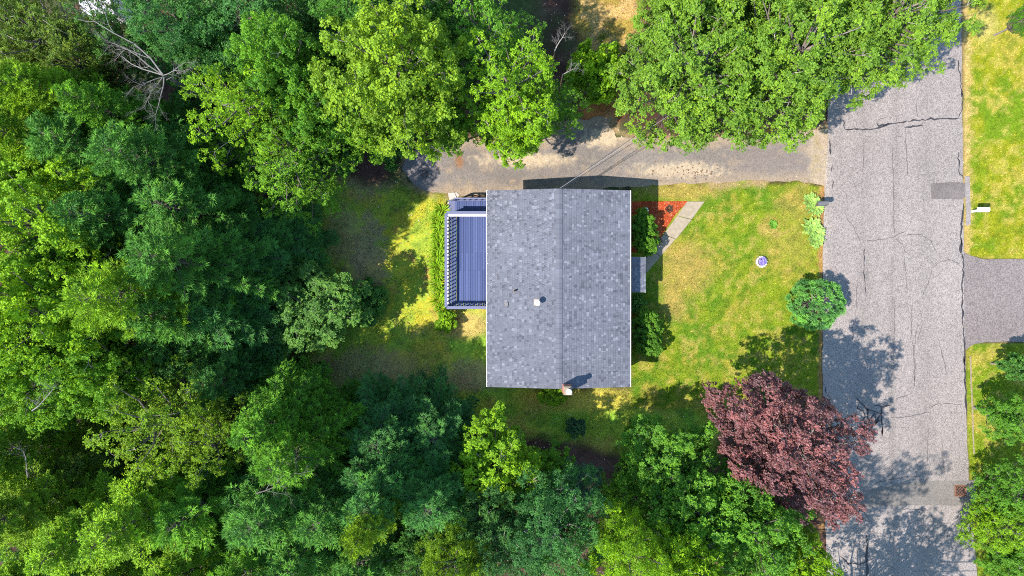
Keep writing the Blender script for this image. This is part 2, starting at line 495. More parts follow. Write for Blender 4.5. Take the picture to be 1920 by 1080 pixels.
def road_col(X, Y):
    px = X * 30 + 960; py = 540 - Y * 30
    n1 = fbm(X, Y, .25, 61); n2 = fbm(X, Y, 1.0, 67)
    c = np.ones(X.shape)[:, None] * np.array((.156, .140, .131))
    c = c * (.86 + .28 * n1 + .12 * (n2 - .5))[:, None]
    seam = np.exp(-((px - 1676 - 3 * np.sin(py / 160)) / 5) ** 2) * .2
    track = np.exp(-((px - 1620) / 14) ** 2) * .1 + np.exp(-((px - 1735) / 14) ** 2) * .1
    c = c * (1 - seam - track)[:, None]
    sand = sstep(22, 2, px - 1545) * (py < 1200) * sstep(.3, .6, n2)
    c = c * (1 - .35 * sand[:, None]) + np.array((.2448, .2088, .1728)) * .35 * sand[:, None]
    ap = sstep(14, -4, np.abs(px - 1532 + (n2 - .5) * 20) - 10) * ((py > 200) & (py < 350))
    c = c * (1 - ap[:, None]) + np.array((.3024, .2376, .1584)) * ap[:, None]
    return c
def drive_col(X, Y):
    px = X * 30 + 960; py = 540 - Y * 30
    n1 = fbm(X, Y, .5, 71); n2 = fbm(X, Y, 1.5, 77); n3 = fbm(X, Y, 5, 79, 3)
    def mix(a, b, t): return a * (1 - t[:, None]) + np.array(b) * t[:, None]
    c = np.ones(X.shape)[:, None] * np.array((.113, .101, .09))
    c = c * (.8 + .4 * n1)[:, None]
    d = polydist(px, py, DRIVE)
    sand = sstep(26, 2, d + (n2 - .5) * 34)
    sand = np.maximum(sand, sstep(.56, .7, n2 * .7 + n3 * .3) * .8)
    strip = sstep(1.3, .4, np.hypot((px - 980) / 90, (py - 300) / 14) + (n3 - .5) * 1.4)
    strip = np.maximum(strip, sstep(1.2, .4, np.hypot((px - 1130) / 40, (py - 258) / 20) + (n3 - .5) * 1.4))
    strip = np.maximum(strip, sstep(1.2, .4, np.hypot((px - 1280) / 90, (py - 318) / 16) + (n3 - .5) * 1.4) * .8)
    c = mix(c, (.2016, .1548, .1008), np.clip(sand * .75, 0, 1))
    c = mix(c, (.3024, .2448, .1584), np.clip(strip, 0, 1) * .8)
    rust = sstep(1.2, .3, np.hypot((px - 862) / 9, (py - 300) / 17) + (n3 - .5) * .9)
    c = mix(c, (.144, .072, .0288), rust * .9)
    wet = sstep(1.3, .6, np.hypot((px - 785) / 45, (py - 318) / 45) + (n2 - .5) * .6)
    c = mix(c, (.108, .1044, .1152), wet * .8)
    oil = sstep(1.2, .3, np.hypot((px - 795) / 11, (py - 322) / 15) + (n3 - .5))
    c = mix(c, (.036, .036, .0396), oil * .8)
    dk = sstep(1.3, .4, np.hypot((px - 1450) / 90, (py - 300) / 34) + (n2 - .5))
    c = mix(c, (.1188, .1008, .09), dk * .7)
    ap = sstep(1508, 1524, px + (n2 - .5) * 30)
    c = mix(c, (.225, .18, .125), ap * .7)
    ap2 = sstep(.55, .66, n3) * sstep(1515, 1530, px)
    c = mix(c, (.18, .144, .072), ap2 * .8)
    return c
def newdrive_col(X, Y):
    n1 = fbm(X, Y, .4, 81)
    return np.ones(X.shape)[:, None] * np.array((.1116, .0972, .0936)) * (.88 + .24 * n1)[:, None]
def mulch_col(X, Y):
    n = fbm(X, Y, 2.5, 83); n2 = fbm(X, Y, 9, 85, 2)
    c = np.ones(X.shape)[:, None] * np.array((.2376, .0396, .013))
    c = c * (.6 + .8 * n)[:, None]
    k = sstep(.5, .7, n2)[:, None]
    return c * (1 - k * .7) + np.array((.3024, .1008, .0432)) * k * .7

road = tag(sheet('road', ROAD, .008, .3, road_col, M['road'], .12, 1.4), kind='structure')
drv = tag(sheet('driveway', DRIVE, .002, .15, drive_col, M['drive'], .45, 1.3), kind='structure')
rdrv = tag(sheet('neighbour_driveway', RDRIVE, .003, .4, newdrive_col, M['drive2'], .1, 1.5), kind='structure')
tag(sheet('mulch_bed', MULCH, .012, .12, mulch_col, M['mulch'], .1, 2.5), kind='structure')
def patch_col(b, v=.25):
    def f(X, Y):
        n = fbm(X, Y, 1.2, 91); return np.ones(X.shape)[:, None] * np.array(b) * (1 - v / 2 + v * n)[:, None]
    return f
sheet('road_patch', [(1745, 343), (1815, 342), (1815, 366), (1803, 374), (1746, 373)], .013, .2, patch_col((.092, .081, .077), .5), M['drive'], .14, parent=road)
sheet('road_patch', [(1600, 925), (1650, 912), (1720, 903), (1830, 900), (1830, 938), (1816, 948), (1720, 947), (1610, 952)], .013, .25, patch_col((.108, .1, .092), .2), M['drive'], .14, parent=road)
sheet('road_patch', [(1809, 330), (1818, 330), (1820, 420), (1811, 424)], .018, .2, patch_col((0.151, 0.137, 0.130), .3), M['drive'], .14, parent=road)
# asphalt berm in the verge across the road
sheet('road_edge_strip', [(1818, 668), (1821, 668), (1824, 760), (1828, 850), (1825, 852), (1821, 760)], .014, .2, patch_col((.17, .14, .1), .4), M['drive'], .1, parent=road)

# cracks and tar seals in the road surface, each a ribbon of its own
def crack(pts, w=.035, mat='tar', jit=.05, z=.017):
    V = []; n = len(pts); path = []
    for i in range(n - 1):
        a = P(*pts[i]); b = P(*pts[i + 1]); k = max(1, int((b - a).length / .18))
        for j in range(k): path.append(a + (b - a) * j / k)
    path.append(P(*pts[-1]))
    m = len(path); off = 0
    for i in range(1, m - 1):
        off = off * .6 + random.gauss(0, jit)
        path[i] = path[i] + Vector((random.gauss(0, jit * .6) , random.gauss(0, jit * .6), 0))
    for i, p in enumerate(path):
        d = (path[min(i + 1, m - 1)] - path[max(i - 1, 0)]); d.z = 0; d.normalize()
        s = Vector((-d.y, d.x, 0)); ww = w * (.45 + 1.1 * random.random()) * (1 if 0 < i < m - 1 else .3)
        V.append((p.x + s.x * ww / 2, p.y + s.y * ww / 2, z))
        V.append((p.x - s.x * ww / 2, p.y - s.y * ww / 2, z))
    Fq = [(2 * i, 2 * i + 1, 2 * i + 3, 2 * i + 2) for i in range(m - 1)]
    link('crack', fast_mesh('crack', V, Fq), road, M[mat])
T = .075
crack([(1584, 243), (1640, 242), (1672, 232)], T); crack([(1643, 230), (1648, 236), (1700, 228), (1740, 223), (1797, 222)], T)
crack([(1644, 232), (1650, 224), (1664, 220)], .03); crack([(1695, 239), (1731, 235)], T); crack([(1695, 238), (1690, 232)], .03)
crack([(1797, 222), (1805, 200), (1804, 180), (1798, 130), (1797, 112)], .05); crack([(1804, 170), (1803, 182)], .13)
crack([(1796, 285), (1799, 325), (1807, 336)], .06); crack([(1556, 262), (1557, 290)], .11); crack([(1560, 310), (1558, 322)], .05)
crack([(1561, 336), (1560, 354)], .07); crack([(1584, 243), (1580, 225)], .07)
crack([(1806, 382), (1803, 420), (1802, 470), (1806, 500), (1804, 540), (1805, 600), (1809, 660), (1808, 690), (1812, 780)], .085)
crack([(1803, 450), (1801, 475)], .12); crack([(1807, 668), (1809, 690)], .11)
crack([(1621, 466), (1620, 500), (1621, 530), (1623, 552)], .05); crack([(1624, 500), (1628, 515), (1622, 527)], .03, 'seam')
for pts in ([(1625, 452), (1650, 450), (1676, 445), (1685, 438), (1700, 433)], [(1676, 448), (1692, 458), (1697, 470), (1704, 477)],
            [(1728, 441), (1745, 452), (1757, 475)], [(1700, 440), (1730, 440)], [(1760, 492), (1748, 503), (1740, 530), (1729, 555)],
            [(1760, 492), (1780, 486), (1800, 496)], [(1587, 410), (1600, 425), (1612, 452)], [(1720, 610), (1714, 650), (1716, 690), (1713, 730)],
            [(1730, 608), (1720, 640)], [(1711, 640), (1715, 715)], [(1710, 738), (1680, 748)], [(1742, 772), (1700, 782), (1670, 783)],
            [(1740, 765), (1760, 757), (1806, 758)], [(1585, 360), (1588, 380)], [(1673, 280), (1675, 330), (1676, 440)], [(1600, 340), (1607, 355)],
            [(1677, 560), (1676, 640)], [(1695, 480), (1702, 550)], [(1710, 570), (1708, 640)], [(1607, 530), (1604, 600)], [(1718, 195), (1721, 220)],
            [(1620, 260), (1618, 330)], [(1697, 255), (1702, 330)], [(1640, 905), (1700, 893), (1722, 893)], [(1690, 955), (1740, 957)], [(1600, 600), (1598, 640)],
            [(1760, 640), (1775, 700)], [(1740, 800), (1738, 880)], [(1766, 820), (1770, 890)]):
    crack(pts, .036, 'seam', .035)
crack([(1624, 1003), (1625, 1050), (1626, 1100)], .11); crack([(1575, 1043), (1590, 1056), (1610, 1058), (1625, 1052)], .08)
crack([(1620, 960), (1628, 972)], .08); crack([(1654, 800), (1654, 818)], .06); crack([(1548, 725), (1549, 738)], .08)
# the tangle of tar under the red tree
for pts in ([(1605, 745), (1615, 757), (1627, 768), (1640, 772), (1652, 776)], [(1610, 757), (1608, 765), (1618, 770), (1622, 780), (1617, 790), (1622, 810)],
            [(1627, 766), (1626, 785), (1632, 790), (1624, 800), (1628, 815)], [(1640, 773), (1633, 783), (1628, 792)], [(1640, 774), (1643, 787), (1634, 800), (1627, 812), (1622, 820)],
            [(1618, 790), (1628, 797), (1636, 794)], [(1652, 775), (1646, 786), (1638, 800)], [(1652, 762), (1653, 790), (1654, 816)], [(1640, 760), (1655, 762), (1668, 760)],
            [(1613, 800), (1616, 822), (1610, 835)], [(1622, 820), (1612, 836)], [(1653, 786), (1645, 790), (1640, 798)]):
    crack(pts, .085, 'tar', .03)
# dark crumbs of earth on the driveway
mb = MB()
for i in range(70):
    q = P(1295 + random.gauss(0, 38), 323 + random.gauss(0, 8)); r = random.uniform(.02, .06)
    mb.lathe((q.x, q.y, .002), [(r, 0), (r * .8, r * .4), (r * .2, r * .6)], 6)
tag(mb.build('dirt_crumbs', M['wood']), kind='stuff')
# storm drain: rusty lattice in a frame
dr = empty('storm_drain', P(1800, 920), 'rusty square storm drain grate with diagonal bars at the road edge', 'drain grate')
mb = MB()
for a, b in (((-.32, -.32), (.32, -.32)), ((.32, -.32), (.32, .32)), ((.32, .32), (-.32, .32)), ((-.32, .32), (-.32, -.32))):
    mb.bar((a[0], a[1], .03), (b[0], b[1], .03), .06, .04)
mb.build('frame', M['rust'], dr)
mb = MB(); mb.box((0, 0, .017), (.6, .6, .006)); mb.build('pit_shade', M['black'], dr)  # thin black plate gives the darkness of the drain hole
for sgn in (1, -1):
    for k in range(-2, 3):
        o = k * .2
        lim = .29
        pts = [(t, sgn * t + o) for t in np.linspace(-lim, lim, 60) if abs(sgn * t + o) <= lim]
        if len(pts) > 4:
            mb = MB(); zz = .034 if sgn > 0 else .037
            mb.bar((*pts[0], zz), (*pts[-1], zz), .022, .02); mb.build('bar', M['rust'], dr)

# ------------------------------------------------------------------ house
HX0, HX1, HY0, HY1 = -1.39, 6.79, -5.70, 5.62
RX, EZ, RZ = 2.68, 3.4, 4.22
house = empty('ranch_house', ((HX0 + HX1) / 2, 0, 0), 'single-storey house with grey shingled gable roof in the middle of the clearing', 'house')
off = -house.location
def hmb_build(mb, name, mat, parent=house, **k):
    if parent is house:
        mb.v = [(v[0] + off.x, v[1] + off.y, v[2] + off.z) for v in mb.v]
    return mb.build(name, mat, parent, **k)
def shift(mb):
    mb.v = [(v[0] + off.x, v[1] + off.y, v[2] + off.z) for v in mb.v]; return mb
wx0, wx1, wy0, wy1 = HX0 + .45, HX1 - .45, HY0 + .3, HY1 - .3
mb = MB()
mb.box(((wx0 + wx1) / 2, (wy0 + wy1) / 2, .25), (wx1 - wx0 - .04, wy1 - wy0 - .04, .6))
hmb_build(mb, 'foundation', M['concrete'])
mb = MB()
for k in range(22):                       # lapped clapboards
    z = .56 + k * .125
    mb.box(((wx0 + wx1) / 2, (wy0 + wy1) / 2, z), (wx1 - wx0 + .02, wy1 - wy0 + .02, .118))
mb.box(((wx0 + wx1) / 2, (wy0 + wy1) / 2, 1.8), (wx1 - wx0, wy1 - wy0, 2.72))
slope = (RZ - EZ) / (HX1 - RX)
for y0, y1 in ((wy0, wy0 + .12), (wy1 - .12, wy1)):
    t = .12
    n = len(mb.v)
    pts = [(wx0, 3.16), (wx1, 3.16), (wx1, EZ + (HX1 - wx1) * slope - t), (RX, RZ - t), (wx0, EZ + (wx0 - HX0) * slope - t)]
    vs = [(x, y0, z) for x, z in pts] + [(x, y1, z) for x, z in pts]
    mb.add(vs, [(0, 1, 2, 3, 4), (9, 8, 7, 6, 5)] + [(i, (i + 1) % 5, 5 + (i + 1) % 5, 5 + i) for i in range(5)])
hmb_build(mb, 'wall', M['siding'])
mb = MB()                                   # roof boarding: two slabs
for sx in (HX0, HX1):
    th = .1
    vs = [(sx, HY0, EZ - th), (RX, HY0, RZ - th), (RX, HY1, RZ - th), (sx, HY1, EZ - th), (sx, HY0, EZ - .012), (RX, HY0, RZ - .012), (RX, HY1, RZ - .012), (sx, HY1, EZ - .012)]
    mb.add(vs, [(3, 2, 1, 0), (4, 5, 6, 7), (0, 1, 5, 4), (1, 2, 6, 5), (2, 3, 7, 6), (3, 0, 4, 7)])
roof = hmb_build(mb, 'roof', M['white'])

def shingle_mesh(name, x_eave, x_ridge, y0, y1, z_eave, z_ridge, expo=.145, w=(.08, .19), seed=1, overhang=.03):
    """courses of architectural tabs; each tab a thin slab of its own, its butt raised over the course below"""
    r = np.random.default_rng(seed)
    e = Vector((x_eave, 0, z_eave)); g = Vector((x_ridge, 0, z_ridge)); u = (g - e); L = u.length; u.normalize()
    nrm = Vector((-u.z, 0, u.x)) if u.x > 0 else Vector((u.z, 0, -u.x))
    V = []; Q = []; T = []
    nc = int(round((L + overhang) / expo)); ex = (L + overhang) / nc
    for c in range(nc):
        s0 = -overhang + c * ex; s1 = s0 + ex + .012
        y = y0
        while y < y1 - 1e-4:
            ww = r.uniform(*w); ye = min(y + ww, y1)
            if y1 - ye < .06: ye = y1
            th = .012 + r.random() * .008
            a = e + u * (s0 + r.normal(0, .004)); b = e + u * min(s1, L)
            lo0, lo1 = a - nrm * .01, b - nrm * .012
            hi0, hi1 = a + nrm * th, b + nrm * .0025
            bb = len(V); ga = .004
            for yy in (y + ga, ye - ga):
                for q in (lo0, hi0, hi1, lo1): V.append((q.x, yy, q.z))
            Q += [(bb + 1, bb + 2, bb + 6, bb + 5), (bb, bb + 1, bb + 5, bb + 4), (bb, bb + 3, bb + 2, bb + 1), (bb + 4, bb + 5, bb + 6, bb + 7)]
            t = np.clip(r.choice([.05, .3, .5, .68, .95], p=[.09, .25, .42, .17, .07]) + r.normal(0, .06) + .35 * (float(fbm(np.array([c * .12]), np.array([y * .5]), .9, 200 + seed)[0]) - .5), 0, 1)
            T += [t] * 8
            y = ye
    V = np.array(V)
    return V, np.array(Q), np.array(T)
V1, Q1, T1 = shingle_mesh('a', HX0, RX, HY0 - .03, HY1 + .03, EZ, RZ, seed=3)
V2, Q2, T2 = shingle_mesh('b', HX1, RX, HY0 - .03, HY1 + .03, EZ, RZ, seed=4)
def fix_normals(me):
    bm = bmesh.new(); bm.from_mesh(me); bmesh.ops.recalc_face_normals(bm, faces=bm.faces); bm.to_mesh(me); bm.free()
me = fast_mesh('shingles', np.concatenate([V1, V2]) + np.array(off), np.concatenate([Q1, Q2 + len(V1)]), tone=np.concatenate([T1, T2]))
tag(link('shingles', me, house, M['shingle']), kind='stuff')
# ridge: a vent strip capped by single bent shingles
rc = []
ncap = 40; dy = (HY1 - HY0) / ncap
for i in range(ncap):
    mb = MB(); y0 = HY0 + i * dy; y1 = y0 + dy - .008; w = .19
    dz = w * slope; lift = .055
    z = RZ + lift
    vs = [(RX - w, y0, z - dz), (RX, y0, z + .012), (RX + w, y0, z - dz), (RX - w, y1, z - dz), (RX, y1, z), (RX + w, y1, z - dz),
          (RX - w, y0, z - dz - .05), (RX + w, y0, z - dz - .05), (RX - w, y1, z - dz - .05), (RX + w, y1, z - dz - .05)]
    mb.add(vs, [(0, 1, 4, 3), (1, 2, 5, 4), (0, 3, 8, 6), (2, 7, 9, 5), (0, 6, 7, 2, 1), (3, 4, 5, 9, 8)], float(np.clip(random.gauss(.42, .12), 0, 1)))
    hmb_build(mb, 'ridge_cap', M['shingle'])
for sx, sg in ((HX0, -1), (HX1, 1)):        # gutters: open troughs with straps
    mb = MB(); y0, y1 = HY0 - .02, HY1 + .02
    x = sx + sg * .035
    zt = EZ - .02
    mb.box((x + sg * .05, (y0 + y1) / 2, zt - .06), (.012, y1 - y0, .12)); mb.box((x, (y0 + y1) / 2, zt - .115), (.1, y1 - y0, .012))
    mb.box((x, y0, zt - .06), (.13, .012, .12)); mb.box((x, y1, zt - .06), (.13, .012, .12))
    mb.box((x + sg * .052, (y0 + y1) / 2, zt + .004), (.022, y1 - y0, .008))
    g = hmb_build(mb, 'gutter', M['white'])
    for k in range(20):
        mb = MB(); mb.box((x, y0 + .3 + k * .57, zt - .012), (.1, .022, .008)); shift(mb).build('gutter_strap', M['white'], g)
for y, sg in ((HY0, -1), (HY1, 1)):         # rake boards
    for sx in (HX0, HX1):
        mb = MB(); mb.bar((sx, y + sg * .012, EZ - .095), (RX, y + sg * .012, RZ - .095), .018, .14); hmb_build(mb, 'rake_board', M['white'])
# windows and doors of the walls under the eaves
def window(x, y, z, w, h, ax, sg):
    mb = MB(); d = .06
    for k in (-1, 1):
        c = [x, y, z]; c[1 - ax] += k * (w / 2)
        s = [0, 0, 0]; s[ax] = d; s[1 - ax] = .08; s[2] = h + .16; mb.box(c, s)
        s = [0, 0, 0]; s[ax] = d - .006; s[1 - ax] = w - .08; s[2] = .08; mb.box((x, y, z + k * (h / 2 + .04)), s)
    s = [0, 0, 0]; s[ax] = d - .01; s[1 - ax] = w - .08; s[2] = .04; mb.box((x, y, z), s)
    f = hmb_build(mb, 'window', M['white'])
    mb = MB(); s = [0, 0, 0]; s[ax] = .02; s[1 - ax] = w - .08; s[2] = h; mb.box((x, y, z), s)
    shift(mb).build('pane', M['glass'], f)
for y in (-4.2, -2.0, 3.6): window(wx1 + .02, y, 2.0, 1.2, 1.2, 0, 1)
window(wx0 - .02, -4.0, 2.1, 1.1, 1.1, 0, -1)
for x in (.6, 4.6):
    window(x, wy0 - .02, 2.0, 1.0, 1.1, 1, -1); window(x, wy1 + .02, 2.0, 1.0, 1.1, 1, 1)
mb = MB(); mb.box((wx1 + .03, .8, 1.45), (.05, .92, 2.05)); dor = hmb_build(mb, 'door', M['brick'], bevel=.006)
mb = MB(); mb.lathe((wx1 + .1, .45, 1.35), [(.03, -.03), (.035, 0), (.03, .03)], 8); shift(mb).build('handle', M['steel'], dor)
mb = MB(); mb.box((wx0 - .03, 1.0, 2.05), (.05, 1.7, 2.05)); dor = hmb_build(mb, 'patio_door', M['white'])
for k in (-.42, .42):
    mb = MB(); mb.box((wx0 - .062, 1.0 + k, 2.05), (.014, .7, 1.85)); shift(mb).build('pane', M['glass'], dor)
# entrance roof over the front door
sx0, sx1, sy0, sy1 = wx1 + .01, 7.93, -.25, 1.84
mb = MB(); z0, z1 = 2.62, 2.17
vs = [(sx0, sy0, z0 - .1), (sx1, sy0, z1 - .1), (sx1, sy1, z1 - .1), (sx0, sy1, z0 - .1), (sx0, sy0, z0 - .012), (sx1, sy0, z1 - .012), (sx1, sy1, z1 - .012), (sx0, sy1, z0 - .012)]
mb.add(vs, [(3, 2, 1, 0), (4, 5, 6, 7), (0, 1, 5, 4), (1, 2, 6, 5), (2, 3, 7, 6), (3, 0, 4, 7)])
mb.box((sx1 + .012, (sy0 + sy1) / 2, z1 - .08), (.02, sy1 - sy0 + .04, .13))
pr = hmb_build(mb, 'porch_roof', M['white'])
V1, Q1, T1 = shingle_mesh('c', sx1, sx0, sy0, sy1, z1, z0, seed=9)
T1 = np.clip(T1 + .15, 0, 1)
tag(link('porch_shingles', fast_mesh('porch_shingles', V1 + np.array(off), Q1, tone=T1), pr, M['shingle']), kind='stuff')
for y in (sy0 + .12, sy1 - .12):
    mb = MB(); mb.box((sx1 - .14, y, 1.22), (.1, .1, 1.72)); shift(mb).build('post', M['white'], pr, bevel=.01)
mb = MB(); mb.box((wx1 + .72, .8, .19), (1.38, 1.9, .36)); hmb_build(mb, 'porch_step', M['concrete'], bevel=.015)
mb = MB(); mb.box((wx1 + 1.58, .8, .1), (.32, 1.5, .18)); hmb_build(mb, 'porch_step', M['concrete'], bevel=.015)
# chimney
cx, cy = P(1064, 728, 5.0).x, HY0 + .02
chim = MB(); chim.box((cx, cy, 2.6), (.42, .42, 5.4)); chim = hmb_build(chim, 'chimney', M['mortar'])
mb = MB()
for k in range(72):
    z = .04 + k * .0745
    if z > 5.28: break
    for sd in range(4):
        for j in (0, 1):
            o = (-.115 if j == 0 else .115) + (.0 if k % 2 else .0)
            tone = random.random()
            sh = .03 if k % 2 else -.03
            if sd == 0: mb.box((cx + o + sh, cy - .212, z), (.2, .02, .062), tone=tone)
            if sd == 1: mb.box((cx + o + sh, cy + .212, z), (.2, .02, .062), tone=tone)
            if sd == 2: mb.box((cx - .212, cy + o - sh, z), (.02, .2, .062), tone=tone)
            if sd == 3: mb.box((cx + .212, cy + o - sh, z), (.02, .2, .062), tone=tone)
b = shift(mb).build('brick', M['brick'], chim); tag(b, kind='stuff')
mb = MB(); mb.box((cx, cy, 5.33), (.47, .47, .07)); mb.box((cx, cy, 5.385), (.38, .38, .05)); shift(mb).build('crown', M['concrete'], chim)
mb = MB(); mb.lathe((cx + .02, cy, 5.40), [(.12, 0), (.12, .33), (.1, .33), (.1, .1)], 16); shift(mb).build('flue', M['stone'], chim)
mb = MB(); mb.lathe((cx + .02, cy, 5.82), [(.165, 0), (.15, .03), (.02, .09)], 16); mb.lathe((cx + .02, cy, 5.72), [(.012, 0), (.012, .11)], 6); shift(mb).build('rain_cap', M['white'], chim)
# plumbing and flue vents on the left slope
def on_roof(px, py):
    z = 4.2
    for _ in range(6):
        q = P(px, py, z); z = EZ + (q.x - HX0) * slope * ((HX1 - RX) / (RX - HX0)) if q.x < RX else RZ - (q.x - RX) * slope
    return P(px, py, z)
q = on_roof(1007, 567)
sl_ang = math.atan((RZ - EZ) / (RX - HX0))
Mr = Matrix.Rotation(-sl_ang, 3, 'Y')
mb = MB(); mb.box((q.x - .02, q.y, q.z + .022), (.34, .36, .012), M=Mr); mb.lathe((q.x, q.y, q.z), [(.15, -.02), (.12, .1), (.1, .14)], 16)
vf = hmb_build(mb, 'vent_flashing', mat_plain('flashing', (.2, .165, .125), .6, .1, 12))
mb = MB(); mb.lathe((q.x, q.y, q.z), [(.09, .0), (.09, .52)], 16); shift(mb).build('pipe', M['steel'], vf)
mb = MB(); mb.lathe((q.x, q.y, q.z + .5), [(.1, 0), (.17, .02), (.17, .12), (.13, .18), (.03, .21)], 18); shift(mb).build('rain_cap', M['white'], vf)
q = on_roof(965, 545)
mb = MB(); mb.box((q.x, q.y, q.z + .016), (.2, .2, .008), M=Mr); pf = hmb_build(mb, 'pipe_flashing', M['black'])
mb = MB(); mb.lathe((q.x, q.y, q.z), [(.055, -.02), (.055, .26), (.04, .26), (.04, .05)], 12); shift(mb).build('pipe', M['black'], pf)
q = on_roof(950, 570)
mb = MB(); mb.box((q.x, q.y, q.z + .05), (.17, .2, .08), M=Mr); hmb_build(mb, 'roof_vent', M['black'], bevel=.012)

# ------------------------------------------------------------------ deck
DZ = 1.05
deck = empty('wooden_deck', (-3, 0, 0), 'blue-grey painted wooden deck with balustrade along the back of the house', 'deck')
dof = Vector((3, 0, 0))
def dbuild(mb, name, mat, parent=deck, **k):
    mb.v = [(v[0] + dof.x, v[1] + dof.y, v[2]) for v in mb.v]; return mb.build(name, mat, parent, **k)
dx0 = P(838, 0, DZ).x; dx1 = wx0 - .005
dy0 = P(0, 577, DZ).y; dy1 = P(0, 402, DZ).y
nb = int((dx1 - dx0) / .142)
bw = (dx1 - dx0) / nb
for i in range(nb):
    x = dx0 + (i + .5) * bw
    ysplit = dy0 + (dy1 - dy0) * (.40 if i % 2 else .59)
    for a, b in ((dy0, ysplit - .003), (ysplit + .003, dy1)):
        mb = MB(); mb.box((x, (a + b) / 2, DZ - .018 + random.uniform(-.002, .002)), (bw - .016, b - a, .034), tone=float(np.clip(random.gauss(.55, .22), 0, 1)))
        dbuild(mb, 'deck_board', M['deckpaint'])
mb = MB()
for y in (dy0 + .02, dy1 - .02): mb.box(((dx0 + dx1) / 2, y, DZ - .15), (dx1 - dx0 - .02, .04, .22))
mb.box((dx0 + .02, (dy0 + dy1) / 2, DZ - .15), (.04, dy1 - dy0 - .1, .22))
for k in range(9): mb.box(((dx0 + dx1) / 2, dy0 + .4 + k * .62, DZ - .14), (dx1 - dx0 - .1, .04, .18))
dbuild(mb, 'frame', M['rail'])
for x in (dx0 + .1, dx0 + 1.3):
    for y in (dy0 + .1, (dy0 + dy1) / 2, dy1 - .1):
        mb = MB(); mb.box((x, y, .38), (.1, .1, .86)); dbuild(mb, 'support_post', M['rail'])
RH = .95
def railing(a, b, capw=.16, n=None, name='railing', z=DZ, ends=True, bal=True, offset=(0, 0), tm='rail'):
    a = Vector((a[0], a[1], z)); b = Vector((b[0], b[1], z)); d = b - a; L = d.length; d.normalize()
    s = Vector((d.y, -d.x, 0))
    o3 = Vector((offset[0], offset[1], 0))
    mb = MB(); mb.bar(a + o3 + Vector((0, 0, RH)), b + o3 + Vector((0, 0, RH)), capw, .035, tone=random.uniform(.5, .9))
    r = dbuild(mb, name, M['rail'])
    w_, sh = (.18, s * .075) if tm == 'white' else (.04, s * 0)
    mb = MB(); mb.bar(a + sh + Vector((0, 0, RH - .062)), b + sh + Vector((0, 0, RH - .062)), w_, .085); dbuild(mb, 'top_rail', M[tm], r)
    mb = MB(); mb.bar(a + Vector((0, 0, .1)), b + Vector((0, 0, .1)), .075, .05); dbuild(mb, 'bottom_rail', M['white' if abs(d.y) > .5 else 'rail'], r)
    if bal:
        n = n or int(L / .21)
        for k in range(n):
            q = a + d * (L * (k + .5) / n)
            wy, wx = (.045, .07) if abs(d.y) > .5 else (.07, .045)
            mb = MB(); mb.box((q.x, q.y, z + (RH + .02) / 2), (wy, wx, RH - .23))
            dbuild(mb, 'baluster', M['rail'], r)
    for q in ((a, b) if ends else ()):
        mb = MB(); mb.box((q.x, q.y, z + RH / 2 - .06), (.1, .1, RH - .08)); dbuild(mb, 'post', M['rail'], r)
    return r
railing((dx0 + .06, dy0 + .06), (dx0 + .06, dy1 - .04), .17, 25, offset=(-.03, 0))
railing((dx0 + .06, dy0 + .06), (dx1 - .05, dy0 + .06), .17, 10, offset=(0, -.03))
railing((dx0 + .06, dy1 - .04), (dx1 - .35, dy1 - .04), .17, 8, offset=(0, .05), tm='white')
# landing with its steps
LZ = .62
lx0 = P(853, 0, LZ).x; ly0 = dy1 + .01; ly1 = P(0, 374, LZ).y
nb2 = int((dx1 - lx0) / .142); bw2 = (dx1 - lx0) / nb2
for i in range(nb2):
    mb = MB(); mb.box((lx0 + (i + .5) * bw2, (ly0 + ly1) / 2, LZ - .018), (bw2 - .016, ly1 - ly0, .034), tone=float(np.clip(random.gauss(.5, .2), 0, 1)))
    dbuild(mb, 'landing_board', M['deckpaint'])
mb = MB(); mb.box(((lx0 + dx1) / 2, ly0 + .03, LZ - .13), (dx1 - lx0 - .02, .04, .18)); mb.box(((lx0 + dx1) / 2, ly1 - .03, LZ - .13), (dx1 - lx0 - .02, .04, .18))
mb.box((lx0 + .02, (ly0 + ly1) / 2, LZ - .13), (.04, ly1 - ly0 - .12, .18)); dbuild(mb, 'landing_frame', M['rail'])
for y in (ly0 + .1, ly1 - .1):
    mb = MB(); mb.box((lx0 + .08, y, .22), (.09, .09, .52)); dbuild(mb, 'support_post', M['rail'])
railing((lx0 + .02, ly1 - .05), (dx1 - .4, ly1 - .05), .09, 6, z=LZ)
for k in range(2):
    mb = MB(); mb.box((lx0 - .11 - k * .2, (ly0 + ly1) / 2 - .02, LZ - .2 * (k + 1)), (.21, ly1 - ly0 - .1, .04), tone=.5); dbuild(mb, 'stair_tread', M['rail'])
mb = MB(); mb.bar((lx0 - .45, ly1 - .02, .05), (lx0, ly1 - .02, LZ - .12), .04, .16); mb.bar((lx0 - .45, ly0 + .06, .05), (lx0, ly0 + .06, LZ - .12), .04, .16); dbuild(mb, 'stair_stringer', M['rail'])

